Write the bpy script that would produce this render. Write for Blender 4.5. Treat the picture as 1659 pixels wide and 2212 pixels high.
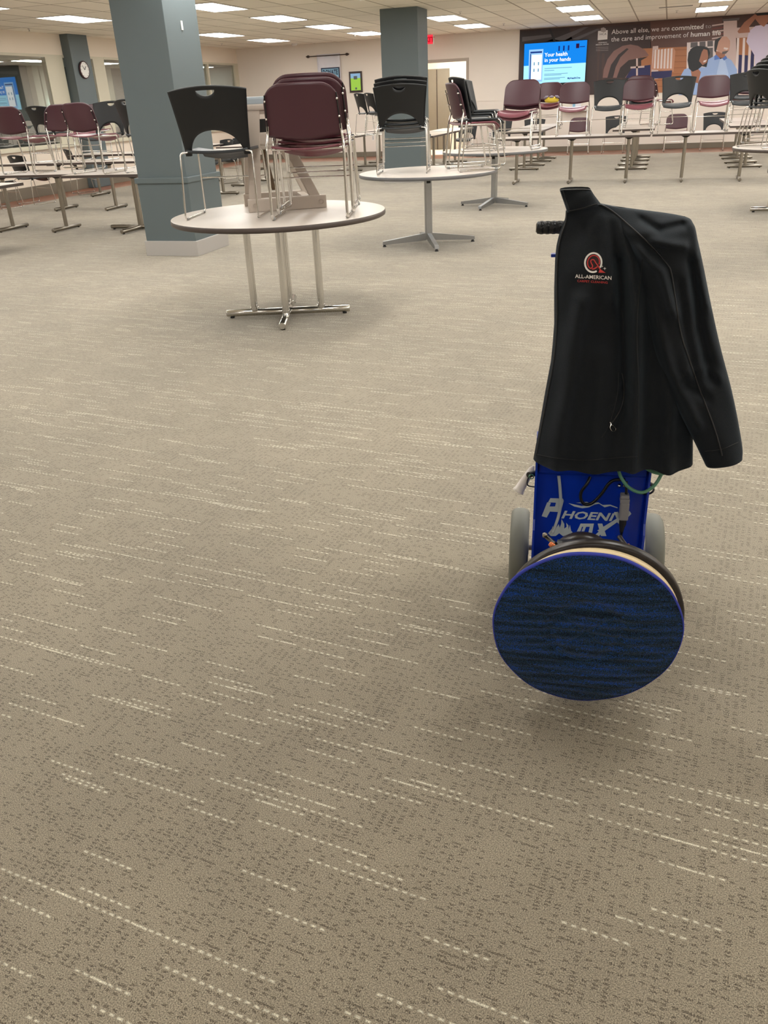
import bpy, bmesh, math, random
from mathutils import Vector, Matrix
from mathutils.bvhtree import BVHTree
import mathutils.geometry as mgeo
random.seed(7)
for o in list(bpy.data.objects): bpy.data.objects.remove(o)
scn = bpy.context.scene
COL = scn.collection
pi = math.pi
# ------------------------------------------------------------------ camera
FPX, CXP, CYP = 1760.0, 829.5, 1106.0
PITCH, ROLL, YAW, CAMH = 0.4695, -0.0469, math.radians(18.5), 1.434
_F = Vector((0, math.cos(PITCH), -math.sin(PITCH))); _U = Vector((0, math.sin(PITCH), math.cos(PITCH))); _R = Vector((1, 0, 0))
_R2 = _R*math.cos(ROLL) + _U*math.sin(ROLL); _U2 = -_R*math.sin(ROLL) + _U*math.cos(ROLL)
_Z = Matrix.Rotation(YAW, 3, 'Z')
F, U, R = _Z @ _F, _Z @ _U2, _Z @ _R2
CAM = Vector((0, 0, CAMH))
cd = bpy.data.cameras.new('camera'); cam = bpy.data.objects.new('camera', cd); COL.objects.link(cam)
cd.sensor_fit = 'VERTICAL'; cd.sensor_height = 36.0; cd.lens = 36.0*FPX/2212.0; cd.clip_start = 0.05; cd.clip_end = 100
m3 = Matrix((R, U, -F)).transposed(); cam.matrix_world = Matrix.Translation(CAM) @ m3.to_4x4()
scn.camera = cam
scn.view_settings.view_transform = 'Standard'; scn.view_settings.look = 'None'
scn.view_settings.gamma = 1.0; scn.view_settings.use_curve_mapping = False
scn.view_settings.exposure = 0.0
w = bpy.data.worlds.new('world'); scn.world = w; w.use_nodes = True
w.node_tree.nodes['Background'].inputs[0].default_value = (0.9, 0.85, 0.78, 1); w.node_tree.nodes['Background'].inputs[1].default_value = 0.0
PANEL_L = 16.0          # radiance of the fluorescent troffer lenses
PANEL_C = (0.985, 0.965, 0.92)

def ray(px, py): return F + R*((px-CXP)/FPX) - U*((py-CYP)/FPX)
def G(px, py, h=0.0):
    d = ray(px, py); return CAM + d*((h-CAMH)/d.z)
def DZ(px, py, z): return CAM + ray(px, py)*z
def AY(px, py, Y):
    d = ray(px, py); return CAM + d*(Y/d.y)
def AX(px, py, X):
    d = ray(px, py); return CAM + d*(X/d.x)
def PX(P):
    d = Vector(P)-CAM; z = d.dot(F); return (CXP+FPX*d.dot(R)/z, CYP-FPX*d.dot(U)/z)

# ------------------------------------------------------------------ materials
def lin(c):
    def f(v): v /= 255.0; return v/12.92 if v <= 0.04045 else ((v+0.055)/1.055)**2.4
    return (f(c[0]), f(c[1]), f(c[2]), 1.0)
def mat(name, c, rough=0.5, metal=0.0, noise=0.0, nscale=40.0, bump=0.0, bscale=200.0, spec=0.5, sheen=0.0, coat=0.0):
    m = bpy.data.materials.new(name); m.use_nodes = True; nt = m.node_tree; N = nt.nodes; b = N['Principled BSDF']
    col = lin(c); b.inputs['Base Color'].default_value = col; b.inputs['Roughness'].default_value = rough; b.inputs['Metallic'].default_value = metal
    b.inputs['Specular IOR Level'].default_value = spec; b.inputs['Sheen Weight'].default_value = sheen; b.inputs['Coat Weight'].default_value = coat
    tc = N.new('ShaderNodeTexCoord')
    if noise > 0:
        nz = N.new('ShaderNodeTexNoise'); nz.inputs['Scale'].default_value = nscale; nz.inputs['Detail'].default_value = 4
        nt.links.new(tc.outputs['Object'], nz.inputs['Vector'])
        mr = N.new('ShaderNodeMapRange'); mr.inputs[3].default_value = 1-noise; mr.inputs[4].default_value = 1+noise
        nt.links.new(nz.outputs[0], mr.inputs[0])
        mx = N.new('ShaderNodeVectorMath'); mx.operation = 'SCALE'; mx.inputs[0].default_value = col[:3]
        nt.links.new(mr.outputs[0], mx.inputs['Scale']); nt.links.new(mx.outputs[0], b.inputs['Base Color'])
    if bump > 0:
        nz2 = N.new('ShaderNodeTexNoise'); nz2.inputs['Scale'].default_value = bscale; nt.links.new(tc.outputs['Object'], nz2.inputs['Vector'])
        bp = N.new('ShaderNodeBump'); bp.inputs['Strength'].default_value = bump; bp.inputs['Distance'].default_value = 0.002
        nt.links.new(nz2.outputs[0], bp.inputs['Height']); nt.links.new(bp.outputs[0], b.inputs['Normal'])
    return m
def emis(name, c, s, linear=False):
    m = bpy.data.materials.new(name); m.use_nodes = True; nt = m.node_tree; nt.nodes.clear()
    e = nt.nodes.new('ShaderNodeEmission'); o = nt.nodes.new('ShaderNodeOutputMaterial')
    e.inputs[0].default_value = (c[0], c[1], c[2], 1) if linear else lin(c); e.inputs[1].default_value = s
    nt.links.new(e.outputs[0], o.inputs[0]); return m

M = {}
M['wall'] = mat('wall_paint', (230, 221, 211), 0.85, noise=0.02, nscale=3)
M['wallcream'] = mat('wall_cream', (232, 220, 204), 0.8, noise=0.02, nscale=3)
M['base'] = mat('rubber_base', (118, 110, 96), 0.6, noise=0.04, nscale=8)
M['colpaint'] = mat('grey_green_paint', (93, 104, 107), 0.5, noise=0.03, nscale=4)
M['colbase'] = mat('pale_base', (176, 172, 168), 0.5)
M['cream'] = mat('cream_frame', (204, 198, 178), 0.5, noise=0.02)
M['wood'] = mat('timber_floor', (142, 92, 70), 0.3, noise=0.12, nscale=3)
M['laminate'] = mat('grey_laminate', (202, 192, 182), 0.33, noise=0.03, nscale=120)
M['edge'] = mat('brown_edge_band', (74, 64, 60), 0.4, noise=0.05)
M['edgegrey'] = mat('grey_edge_band', (104, 104, 106), 0.35, noise=0.05)
M['chrome'] = mat('chrome', (214, 212, 208), 0.12, 1.0)
M['steel'] = mat('brushed_steel', (158, 152, 142), 0.3, 1.0, noise=0.06, nscale=60)
M['alu'] = mat('cast_aluminium', (172, 174, 176), 0.32, 1.0, noise=0.05)
M['black'] = mat('black_plastic', (10, 13, 17), 0.5, bump=0.25, bscale=500)
M['blackseat'] = mat('black_plastic_lit', (44, 48, 52), 0.38, bump=0.2, bscale=500)  # black plastic painted greyer for the light the seat tops reflect
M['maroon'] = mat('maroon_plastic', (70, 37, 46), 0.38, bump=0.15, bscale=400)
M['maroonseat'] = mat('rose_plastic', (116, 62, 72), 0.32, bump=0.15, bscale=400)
M['glide'] = mat('clear_glide', (150, 150, 148), 0.4)
M['darkrub'] = mat('black_rubber', (20, 20, 20), 0.6)
M['beige'] = mat('beige_plastic', (176, 164, 152), 0.5, noise=0.03)
M['tray'] = mat('pale_grey_tray', (150, 160, 166), 0.4, noise=0.05, nscale=10)
M['red'] = mat('red_print', (190, 60, 66), 0.5)
M['strap'] = mat('brown_webbing', (98, 80, 60), 0.8, noise=0.1)
M['white'] = mat('white_paint', (228, 226, 222), 0.5)
M['paper'] = mat('white_paper', (226, 224, 232), 0.8)
M['darkframe'] = mat('dark_brown_frame', (52, 38, 34), 0.4)
M['blue'] = mat('blue_powder_coat', (3, 50, 168), 0.3, noise=0.1, nscale=14, coat=0.3)
M['tyre'] = mat('grey_tyre', (112, 113, 104), 0.55, noise=0.06, nscale=20)
M['hub'] = mat('grey_hub', (150, 150, 146), 0.4)
M['housing'] = mat('dirty_black_housing', (34, 27, 23), 0.35, noise=0.95, nscale=90)
M['motor'] = mat('motor_black', (38, 38, 40), 0.4, noise=0.1)
M['driver'] = mat('cream_driver_rim', (226, 204, 162), 0.5, noise=0.08, nscale=40)
M['cordblk'] = mat('black_cord', (12, 12, 14), 0.3)
M['green'] = mat('green_hose', (86, 138, 110), 0.35)
M['clear'] = mat('translucent_tube', (168, 176, 180), 0.35)
M['decal'] = mat('silver_decal', (186, 196, 196), 0.45)
M['plug'] = mat('grey_plug', (134, 132, 134), 0.4)
M['orange'] = mat('orange_copper', (226, 128, 76), 0.35, 0.4)
M['jacket'] = mat('black_softshell', (13, 17, 22), 0.75, noise=0.5, nscale=700, bump=0.6, bscale=800, spec=0.25, sheen=0.14)
M['jacket'].node_tree.nodes['Principled BSDF'].inputs['Sheen Tint'].default_value = (0.6, 0.8, 1.0, 1)
M['jtrim'] = mat('black_piping', (11, 12, 14), 0.5)
M['emb_w'] = mat('white_thread', (236, 232, 228), 0.6)
M['emb_r'] = mat('red_thread', (196, 52, 50), 0.6)
M['emb_d'] = mat('dark_red_thread', (36, 8, 12), 0.7)
M['ydull'] = mat('yellow_fabric', (214, 186, 60), 0.7)
M['greyfab'] = mat('mauve_grey_fabric', (134, 124, 140), 0.7)
M['panel'] = emis('troffer_lens', PANEL_C, PANEL_L, True)
M['exitred'] = emis('exit_red', (255, 60, 74), 1.1)
M['exitdk'] = emis('exit_letter', (215, 15, 40), 0.9)
M['glow'] = emis('cool_glow', (200, 255, 255), 14.0)

def carpet_mat():
    m = bpy.data.materials.new('woven_loop_carpet'); m.use_nodes = True; nt = m.node_tree; N = nt.nodes; L = nt.links; b = N['Principled BSDF']
    b.inputs['Roughness'].default_value = 0.95; b.inputs['Specular IOR Level'].default_value = 0.15; b.inputs['Sheen Weight'].default_value = 0.28; b.inputs['Sheen Roughness'].default_value = 0.6
    tc = N.new('ShaderNodeTexCoord'); mp = N.new('ShaderNodeMapping'); mp.inputs['Rotation'].default_value = (0, 0, math.radians(6.2))
    L.new(tc.outputs['Object'], mp.inputs['Vector'])
    sp = N.new('ShaderNodeSeparateXYZ'); 
    wob = N.new('ShaderNodeTexNoise'); wob.inputs['Scale'].default_value = 120; wob.inputs['Detail'].default_value = 3; L.new(mp.outputs[0], wob.inputs['Vector'])
    wv = N.new('ShaderNodeVectorMath'); wv.operation = 'MULTIPLY_ADD'; wv.inputs[1].default_value = (0.010, 0.0045, 0)
    L.new(wob.outputs['Color'], wv.inputs[0]); L.new(mp.outputs[0], wv.inputs[2]); L.new(wv.outputs[0], sp.inputs[0])
    def mth(op, a, bb=None, c=None):
        n = N.new('ShaderNodeMath'); n.operation = op
        for i, v in enumerate((a, bb, c)):
            if v is None: continue
            if isinstance(v, (int, float)): n.inputs[i].default_value = v
            else: L.new(v, n.inputs[i])
        return n.outputs[0]
    PU, PV = 0.0195, 0.0085
    us = mth('DIVIDE', sp.outputs[0], PU); vs = mth('DIVIDE', sp.outputs[1], PV)
    ui, vi = mth('FLOOR', us), mth('FLOOR', vs); uf, vf = mth('FRACT', us), mth('FRACT', vs)
    def wn(a, bb, k):
        cb = N.new('ShaderNodeCombineXYZ'); L.new(a, cb.inputs[0]); L.new(bb, cb.inputs[1]); cb.inputs[2].default_value = k
        n = N.new('ShaderNodeTexWhiteNoise'); n.noise_dimensions = '3D'; L.new(cb.outputs[0], n.inputs['Vector']); return n.outputs['Value']
    cell = wn(ui, vi, 1.0); 
    run_u = mth('FLOOR', mth('ADD', mth('DIVIDE', ui, 7.0), mth('MULTIPLY', wn(vi, vi, 9.0), 7.0)))
    run = wn(run_u, vi, 2.0); row = wn(vi, vi, 3.0)
    colr = wn(ui, ui, 5.0)
    lowf = N.new('ShaderNodeTexNoise'); lowf.inputs['Scale'].default_value = 7.0; lowf.inputs['Detail'].default_value = 3; L.new(mp.outputs[0], lowf.inputs['Vector'])
    big = N.new('ShaderNodeTexNoise'); big.inputs['Scale'].default_value = 1.1; big.inputs['Detail'].default_value = 2; L.new(mp.outputs[0], big.inputs['Vector'])
    fine = N.new('ShaderNodeTexNoise'); fine.inputs['Scale'].default_value = 400.0; fine.inputs['Detail'].default_value = 4; L.new(mp.outputs[0], fine.inputs['Vector'])
    # dash window
    jit = mth('MULTIPLY', mth('SUBTRACT', fine.outputs[0], 0.5), 0.9)
    inu = mth('LESS_THAN', mth('ADD', mth('ABSOLUTE', mth('SUBTRACT', uf, 0.45)), jit), 0.27)
    inv = mth('LESS_THAN', mth('ADD', mth('ABSOLUTE', mth('SUBTRACT', vf, 0.5)), jit), 0.26)
    longd = mth('GREATER_THAN', wn(mth('FLOOR', mth('DIVIDE', ui, 2.0)), vi, 12.0), 0.93)                      # continuous float of yarn
    inu2 = mth('MAXIMUM', inu, longd)
    dash = mth('MULTIPLY', inu2, inv)
    # dark where the low noise is high and random
    dk = mth('GREATER_THAN', mth('ADD', cell, mth('MULTIPLY', mth('SUBTRACT', lowf.outputs[0], 0.5), 0.9)), 0.56)
    dark = mth('MULTIPLY', dash, dk)
    wrow = mth('GREATER_THAN', row, 0.62); wrun = mth('GREATER_THAN', run, 0.76)
    white = mth('MULTIPLY', mth('MULTIPLY', dash, wrow), wrun)
    # colours
    base = lin((139, 129, 111)); dcol = lin((97, 87, 71)); wcol = lin((212, 206, 186))
    def mixc(fac, a, bb):
        n = N.new('ShaderNodeMix'); n.data_type = 'RGBA'
        if isinstance(fac, float): n.inputs[0].default_value = fac
        else: L.new(fac, n.inputs[0])
        for s, v in ((6, a), (7, bb)):
            if isinstance(v, tuple): n.inputs[s].default_value = v
            else: L.new(v, n.inputs[s])
        return n.outputs[2]
    c1 = mixc(mth('MULTIPLY', dark, mth('MINIMUM', mth('MULTIPLY', mth('MAXIMUM', mth('SUBTRACT', 1.15, fine.outputs[0]), 0.0), 1.35), 1.0)), base, dcol)
    c2 = mixc(mth('MULTIPLY', white, 0.85), c1, wcol)
    f1 = mth('ADD', mth('MULTIPLY', mth('SUBTRACT', fine.outputs[0], 0.5), 3.6), 1.0)
    f2 = mth('ADD', mth('MULTIPLY', mth('SUBTRACT', big.outputs[0], 0.5), 0.5), 1.0)
    f3 = mth('ADD', mth('MULTIPLY', mth('SUBTRACT', lowf.outputs[0], 0.5), -0.2), 1.0)
    sc = N.new('ShaderNodeVectorMath'); sc.operation = 'SCALE'; L.new(c2, sc.inputs[0]); L.new(mth('MULTIPLY', mth('MULTIPLY', f1, f2), f3), sc.inputs['Scale'])
    L.new(sc.outputs[0], b.inputs['Base Color'])
    bp = N.new('ShaderNodeBump'); bp.inputs['Strength'].default_value = 0.5; bp.inputs['Distance'].default_value = 0.002
    L.new(mth('SUBTRACT', mth('MULTIPLY', fine.outputs[0], 0.8), dark), bp.inputs['Height']); L.new(bp.outputs[0], b.inputs['Normal'])
    return m
M['carpet'] = carpet_mat()

def tile_mat():
    m = bpy.data.materials.new('ceiling_tiles'); m.use_nodes = True; nt = m.node_tree; N = nt.nodes; L = nt.links; b = N['Principled BSDF']
    b.inputs['Roughness'].default_value = 0.9
    tc = N.new('ShaderNodeTexCoord'); sp = N.new('ShaderNodeSeparateXYZ'); L.new(tc.outputs['Object'], sp.inputs[0])
    def mth(op, a, bb=None):
        n = N.new('ShaderNodeMath'); n.operation = op
        for i, v in enumerate((a, bb)):
            if v is None: continue
            if isinstance(v, (int, float)): n.inputs[i].default_value = v
            else: L.new(v, n.inputs[i])
        return n.outputs[0]
    xs = mth('DIVIDE', mth('ADD', sp.outputs[0], 9.5+0.32+64), 0.64); ys = mth('DIVIDE', mth('ADD', sp.outputs[1], -21.2+0.64+128), 1.28)
    gx = mth('LESS_THAN', mth('ABSOLUTE', mth('SUBTRACT', mth('FRACT', mth('ADD', xs, 0.5)), 0.5)), 0.022)
    gy = mth('LESS_THAN', mth('ABSOLUTE', mth('SUBTRACT', mth('FRACT', mth('ADD', ys, 0.5)), 0.5)), 0.011)
    g = mth('MAXIMUM', gx, gy)
    cb = N.new('ShaderNodeCombineXYZ'); L.new(mth('FLOOR', xs), cb.inputs[0]); L.new(mth('FLOOR', ys), cb.inputs[1])
    wn = N.new('ShaderNodeTexWhiteNoise'); L.new(cb.outputs[0], wn.inputs['Vector'])
    mr = N.new('ShaderNodeMapRange'); mr.inputs[3].default_value = 0.93; mr.inputs[4].default_value = 1.05; L.new(wn.outputs['Value'], mr.inputs[0])
    s = N.new('ShaderNodeVectorMath'); s.operation = 'SCALE'; s.inputs[0].default_value = lin((244, 238, 224))[:3]; L.new(mr.outputs[0], s.inputs['Scale'])
    mx = N.new('ShaderNodeMix'); mx.data_type = 'RGBA'; L.new(g, mx.inputs[0]); L.new(s.outputs[0], mx.inputs[6]); mx.inputs[7].default_value = lin((168, 157, 140))
    L.new(mx.outputs[2], b.inputs['Base Color'])
    return m
M['tiles'] = tile_mat()
def pad_mat():
    m = bpy.data.materials.new('blue_bonnet_pile'); m.use_nodes = True; nt = m.node_tree; N = nt.nodes; L = nt.links; b = N['Principled BSDF']
    b.inputs['Roughness'].default_value = 0.95; b.inputs['Sheen Weight'].default_value = 0.1; b.inputs['Specular IOR Level'].default_value = 0.1
    tc = N.new('ShaderNodeTexCoord'); mp = N.new('ShaderNodeMapping'); mp.inputs['Scale'].default_value = (0.07, 1, 1)
    mp.inputs['Rotation'].default_value = (0, math.radians(6), 0)
    L.new(tc.outputs['Object'], mp.inputs['Vector'])
    wv = N.new('ShaderNodeTexNoise'); wv.inputs['Scale'].default_value = 75; wv.inputs['Detail'].default_value = 1; wv.inputs['Distortion'].default_value = 0.3; L.new(mp.outputs[0], wv.inputs['Vector'])
    fn = N.new('ShaderNodeTexNoise'); fn.inputs['Scale'].default_value = 420; fn.inputs['Detail'].default_value = 3; L.new(tc.outputs['Object'], fn.inputs['Vector'])
    ad = N.new('ShaderNodeMath'); ad.operation = 'MULTIPLY_ADD'; ad.inputs[1].default_value = 1.1; L.new(fn.outputs[0], ad.inputs[0])
    sb = N.new('ShaderNodeMath'); sb.operation = 'MULTIPLY_ADD'; sb.inputs[1].default_value = 0.5; sb.inputs[2].default_value = -0.3; L.new(wv.outputs[0], sb.inputs[0]); L.new(sb.outputs[0], ad.inputs[2])
    cr = N.new('ShaderNodeValToRGB'); e = cr.color_ramp.elements; e[0].position = 0.33; e[0].color = lin((8, 18, 36)); e[1].position = 0.70; e[1].color = lin((28, 74, 168))
    for po, cc in ((0.44, (18, 38, 56)), (0.53, (42, 64, 72)), (0.60, (20, 50, 104))): k = cr.color_ramp.elements.new(po); k.color = lin(cc)
    L.new(ad.outputs[0], cr.inputs[0]); L.new(cr.outputs[0], b.inputs['Base Color'])
    bp = N.new('ShaderNodeBump'); bp.inputs['Strength'].default_value = 0.9; bp.inputs['Distance'].default_value = 0.003; L.new(ad.outputs[0], bp.inputs['Height']); L.new(bp.outputs[0], b.inputs['Normal'])
    return m
M['pad'] = pad_mat()
M['padedge'] = mat('royal_blue_binding', (36, 50, 150), 0.8, noise=0.15, nscale=300)
def glass_mat():
    m = bpy.data.materials.new('window_glass'); m.use_nodes = True; nt = m.node_tree; N = nt.nodes; L = nt.links; N.clear()
    o = N.new('ShaderNodeOutputMaterial'); mx = N.new('ShaderNodeMixShader'); tr = N.new('ShaderNodeBsdfTransparent'); gl = N.new('ShaderNodeBsdfGlossy'); gl.inputs['Roughness'].default_value = 0.01
    tr.inputs[0].default_value = (0.88, 0.92, 0.9, 1); lw = N.new('ShaderNodeLayerWeight'); lw.inputs[0].default_value = 0.5
    pw = N.new('ShaderNodeMath'); pw.operation = 'POWER'; pw.inputs[1].default_value = 2.0; L.new(lw.outputs['Facing'], pw.inputs[0]); fr = N.new('ShaderNodeMath'); fr.operation = 'MULTIPLY_ADD'; fr.inputs[1].default_value = 0.6; fr.inputs[2].default_value = 0.2; L.new(pw.outputs[0], fr.inputs[0])
    L.new(fr.outputs[0], mx.inputs[0]); L.new(tr.outputs[0], mx.inputs[1]); L.new(gl.outputs[0], mx.inputs[2]); L.new(mx.outputs[0], o.inputs[0]); return m
M['glass'] = glass_mat()

# ------------------------------------------------------------------ mesh helpers
class MB:
    def __init__(s): s.v = []; s.f = []; s.m = []; s.mats = []; s.sm = []
    def mi(s, m):
        if m not in s.mats: s.mats.append(m)
        return s.mats.index(m)
    def add(s, vs, fs, m, smooth=False):
        n = len(s.v); k = s.mi(m); s.v += [Vector(q) for q in vs]
        for f in fs: s.f.append([n+i for i in f]); s.m.append(k); s.sm.append(smooth)
    def box(s, a, b, m, bev=0.0, mtx=None):
        bm = bmesh.new(); bmesh.ops.create_cube(bm, size=1)
        c = [(a[i]+b[i])/2 for i in range(3)]; d = [abs(b[i]-a[i]) for i in range(3)]
        for v in bm.verts: v.co = Vector((c[0]+v.co.x*d[0], c[1]+v.co.y*d[1], c[2]+v.co.z*d[2]))
        if bev > 0: bmesh.ops.bevel(bm, geom=bm.edges[:], offset=min(bev, min(d)*0.45), segments=2, profile=0.7, affect='EDGES')
        s.bm(bm, m, mtx)
    def bm(s, bm, m, mtx=None, smooth=False):
        if mtx is not None: bmesh.ops.transform(bm, matrix=mtx, verts=bm.verts)
        bm.verts.index_update(); s.add([v.co.copy() for v in bm.verts], [[v.index for v in f.verts] for f in bm.faces], m, smooth); bm.free()
    def tube(s, pts, r, m, n=8, cap=True, closed=False):
        pts = [Vector(p) for p in pts]; k = len(pts); rr = r if isinstance(r, (list, tuple)) else [r]*k
        ts = []
        for i in range(k):
            a = pts[(i-1) % k] if (closed or i > 0) else pts[i]; b = pts[(i+1) % k] if (closed or i < k-1) else pts[i]
            ts.append((b-a).normalized())
        up = Vector((0, 0, 1)) if abs(ts[0].z) < 0.9 else Vector((1, 0, 0))
        x = ts[0].cross(up).normalized(); vs = []; fs = []
        for i in range(k):
            x = (x - ts[i]*x.dot(ts[i])).normalized(); y = ts[i].cross(x)
            for j in range(n):
                a = 2*pi*j/n; vs.append(pts[i] + (x*math.cos(a)+y*math.sin(a))*rr[i])
        for i in range(k if closed else k-1):
            for j in range(n):
                a = i*n+j; b = i*n+(j+1) % n; c = ((i+1) % k)*n+(j+1) % n; d = ((i+1) % k)*n+j; fs.append([a, b, c, d])
        s.add(vs, fs, m, True)
        if cap and not closed:
            s.add(vs[:n][::-1], [list(range(n))], m); s.add(vs[-n:], [list(range(n))], m)
    def lathe(s, prof, m, n=32, mtx=None, smooth=True, sx=1.0, sy=1.0, caps=False):
        vs = []; fs = []; k = len(prof)
        for r, z in prof:
            for j in range(n):
                a = 2*pi*j/n; vs.append(Vector((r*math.cos(a)*sx, r*math.sin(a)*sy, z)))
        for i in range(k-1):
            for j in range(n): fs.append([i*n+j, i*n+(j+1) % n, (i+1)*n+(j+1) % n, (i+1)*n+j])
        if mtx is not None: vs = [mtx @ v for v in vs]
        s.add(vs, fs, m, smooth)
        for i, rev in ((0, True), (k-1, False)):
            if caps and prof[i][0] > 1e-5: 
                l = list(range(i*n, i*n+n)); s.add(vs[i*n:i*n+n], [list(range(n))[::-1] if rev else list(range(n))], m)
    def grid(s, rows, m, smooth=True, flip=False):
        nr = len(rows); nc = len(rows[0]); vs = [p for r in rows for p in r]; fs = []
        for i in range(nr-1):
            for j in range(nc-1):
                q = [i*nc+j, i*nc+j+1, (i+1)*nc+j+1, (i+1)*nc+j]; fs.append(q[::-1] if flip else q)
        s.add(vs, fs, m, smooth)
    def poly(s, pts, m, flip=False):
        pts = [Vector(p) for p in pts]; tri = mgeo.tessellate_polygon([pts]); s.add(pts, [list(t)[::-1] if flip else list(t) for t in tri], m)
    def prism(s, pts, off, m):
        pts = [Vector(p) for p in pts]; off = Vector(off); n = len(pts); tri = mgeo.tessellate_polygon([pts])
        s.add(pts, [list(t) for t in tri], m); s.add([p+off for p in pts], [list(t)[::-1] for t in tri], m)
        s.add(pts+[p+off for p in pts], [[i, (i+1) % n, n+(i+1) % n, n+i] for i in range(n)], m)
    def build(s, name, parent=None, mtx=None, bevel=0, weld=False, recalc=True):
        me = bpy.data.meshes.new(name); bm = bmesh.new(); vs = [bm.verts.new(v) for v in s.v]; bm.verts.ensure_lookup_table()
        for f, k, sm in zip(s.f, s.m, s.sm):
            try: fc = bm.faces.new([vs[i] for i in f]); fc.material_index = k; fc.smooth = sm
            except ValueError: pass
        if weld: bmesh.ops.remove_doubles(bm, verts=bm.verts, dist=1e-5)
        if recalc: bmesh.ops.recalc_face_normals(bm, faces=bm.faces)
        bm.to_mesh(me); bm.free()
        for m in s.mats: me.materials.append(M[m] if isinstance(m, str) else m)
        o = bpy.data.objects.new(name, me); COL.objects.link(o)
        if parent is not None: o.parent = parent
        if mtx is not None: o.matrix_local = mtx
        return o
def shell(rows, th, m, mb, smooth=True):
    """thick sheet from a grid of points (rows of points or None); th = thickness along the sheet normal"""
    bm = bmesh.new(); idx = {}
    for i, r in enumerate(rows):
        for j, p in enumerate(r): idx[i, j] = bm.verts.new(p)
    for i in range(len(rows)-1):
        for j in range(len(rows[0])-1):
            q = [idx[i, j], idx[i, j+1], idx[i+1, j+1], idx[i+1, j]]
            try: bm.faces.new(q)
            except ValueError: pass
    bmesh.ops.remove_doubles(bm, verts=bm.verts, dist=1e-4)
    bmesh.ops.recalc_face_normals(bm, faces=bm.faces); bmesh.ops.solidify(bm, geom=bm.faces[:], thickness=th)
    mb.bm(bm, m, None, smooth)
def cpath(pts, rad, seg=5):
    """polyline with rounded corners"""
    pts = [Vector(p) for p in pts]; out = [pts[0]]
    for i in range(1, len(pts)-1):
        a, b, c = pts[i-1], pts[i], pts[i+1]; r = min(rad, (a-b).length*0.45, (c-b).length*0.45)
        p0 = b+(a-b).normalized()*r; p1 = b+(c-b).normalized()*r
        for k in range(seg+1):
            t = k/seg; out.append(p0*(1-t)**2 + b*2*t*(1-t) + p1*t*t)
    out.append(pts[-1]); return out
def cat(pts, n=8):
    """Catmull-Rom through points"""
    P = [Vector(p) for p in pts]; P = [P[0]*2-P[1]]+P+[P[-1]*2-P[-2]]; out = []
    for i in range(1, len(P)-2):
        for k in range(n):
            t = k/n; a, b, c, d = P[i-1:i+3]
            out.append(0.5*((2*b)+(c-a)*t+(2*a-5*b+4*c-d)*t*t+(3*b-a-3*c+d)*t**3))
    out.append(P[-2]); return out
def text_mb(mb, s, m, fn, size=1.0, bold=0.0, shear=0.0, align='LEFT', depth=0.0, spacing=1.0, res=2):
    """writes text; fn maps (x, y) of the text plane to a world/local point"""
    cu = bpy.data.curves.new('t', 'FONT'); cu.body = s; cu.size = size; cu.offset = bold; cu.shear = shear; cu.align_x = align; cu.resolution_u = res; cu.space_character = spacing
    ob = bpy.data.objects.new('t', cu); COL.objects.link(ob); dg = bpy.context.evaluated_depsgraph_get(); me = ob.evaluated_get(dg).to_mesh()
    mb.add([fn(v.co.x, v.co.y) for v in me.vertices], [list(p.vertices) for p in me.polygons], m)
    wdt = max([v.co.x for v in me.vertices]+[0]) - min([v.co.x for v in me.vertices]+[0])
    ob.evaluated_get(dg).to_mesh_clear(); bpy.data.objects.remove(ob); bpy.data.curves.remove(cu); return wdt
def thing(name, label, cat_, loc=(0, 0, 0), rz=0.0, group=None):
    o = bpy.data.objects.new(name, None); COL.objects.link(o); o.empty_display_size = 0.1; o.location = loc; o.rotation_euler = (0, 0, rz)
    return tag(o, label, cat_, group)
def tag(o, label, cat_, group=None):
    o['label'] = label; o['category'] = cat_
    if group: o['group'] = group
    return o
def struct(o, label=None):
    o['kind'] = 'structure'
    if label: o['label'] = label
    return o
def kids(o): return [c for c in bpy.data.objects if c.parent == o]
KC = {}
def copy_tree(o, parent=None):
    c = o.copy(); COL.objects.link(c); c.parent = parent
    if o not in KC: KC[o] = kids(o)
    for ch in list(KC[o]): copy_tree(ch, c)
    return c
def relabel(o, label, group=None):
    o['label'] = label
    if group: o['group'] = group
    elif 'group' in o: del o['group']
HC = 2.82; XW = -11.55; YW = 23.5; XR = 7.0; YB = -5.5
# ------------------------------------------------------------------ the room
def one(name, a, b, m, bev=0, parent=None):
    mb = MB(); mb.box(a, b, m, bev); return mb.build(name, parent)
XC, YC_ = -10.78, 22.0      # where the carpet stops
struct(one('floor', (XC, YB, -0.05), (XR, YC_, 0.0), 'carpet'), 'taupe woven loop carpet with pale dashes')
mb = MB(); mb.box((XW, YB, -0.05), (XC, YW, -0.002), 'wood'); mb.box((XC, YC_, -0.05), (XR, YW, -0.002), 'wood')
struct(mb.build('floor_border'), 'reddish timber border of the floor')
struct(one('ceiling', (XW-0.1, YB, HC), (XR, YW, HC+0.05), 'tiles'), 'suspended ceiling of cream tiles')
mb = MB(); DL, DR, DT = -6.55, -5.06, 2.2
mb.box((XW, YW, 0), (DL, YW+0.12, HC), 'wall'); mb.box((DR, YW, 0), (XR, YW+0.12, HC), 'wall'); mb.box((DL, YW, DT), (DR, YW+0.12, HC), 'wall')
struct(mb.build('wall_back'), 'cream painted back wall')
struct(one('wall_right', (XR, YB, 0), (XR+0.1, YW, HC), 'wall')); struct(one('wall_front', (XW, YB-0.1, 0), (XR, YB, HC), 'wall'))
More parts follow.
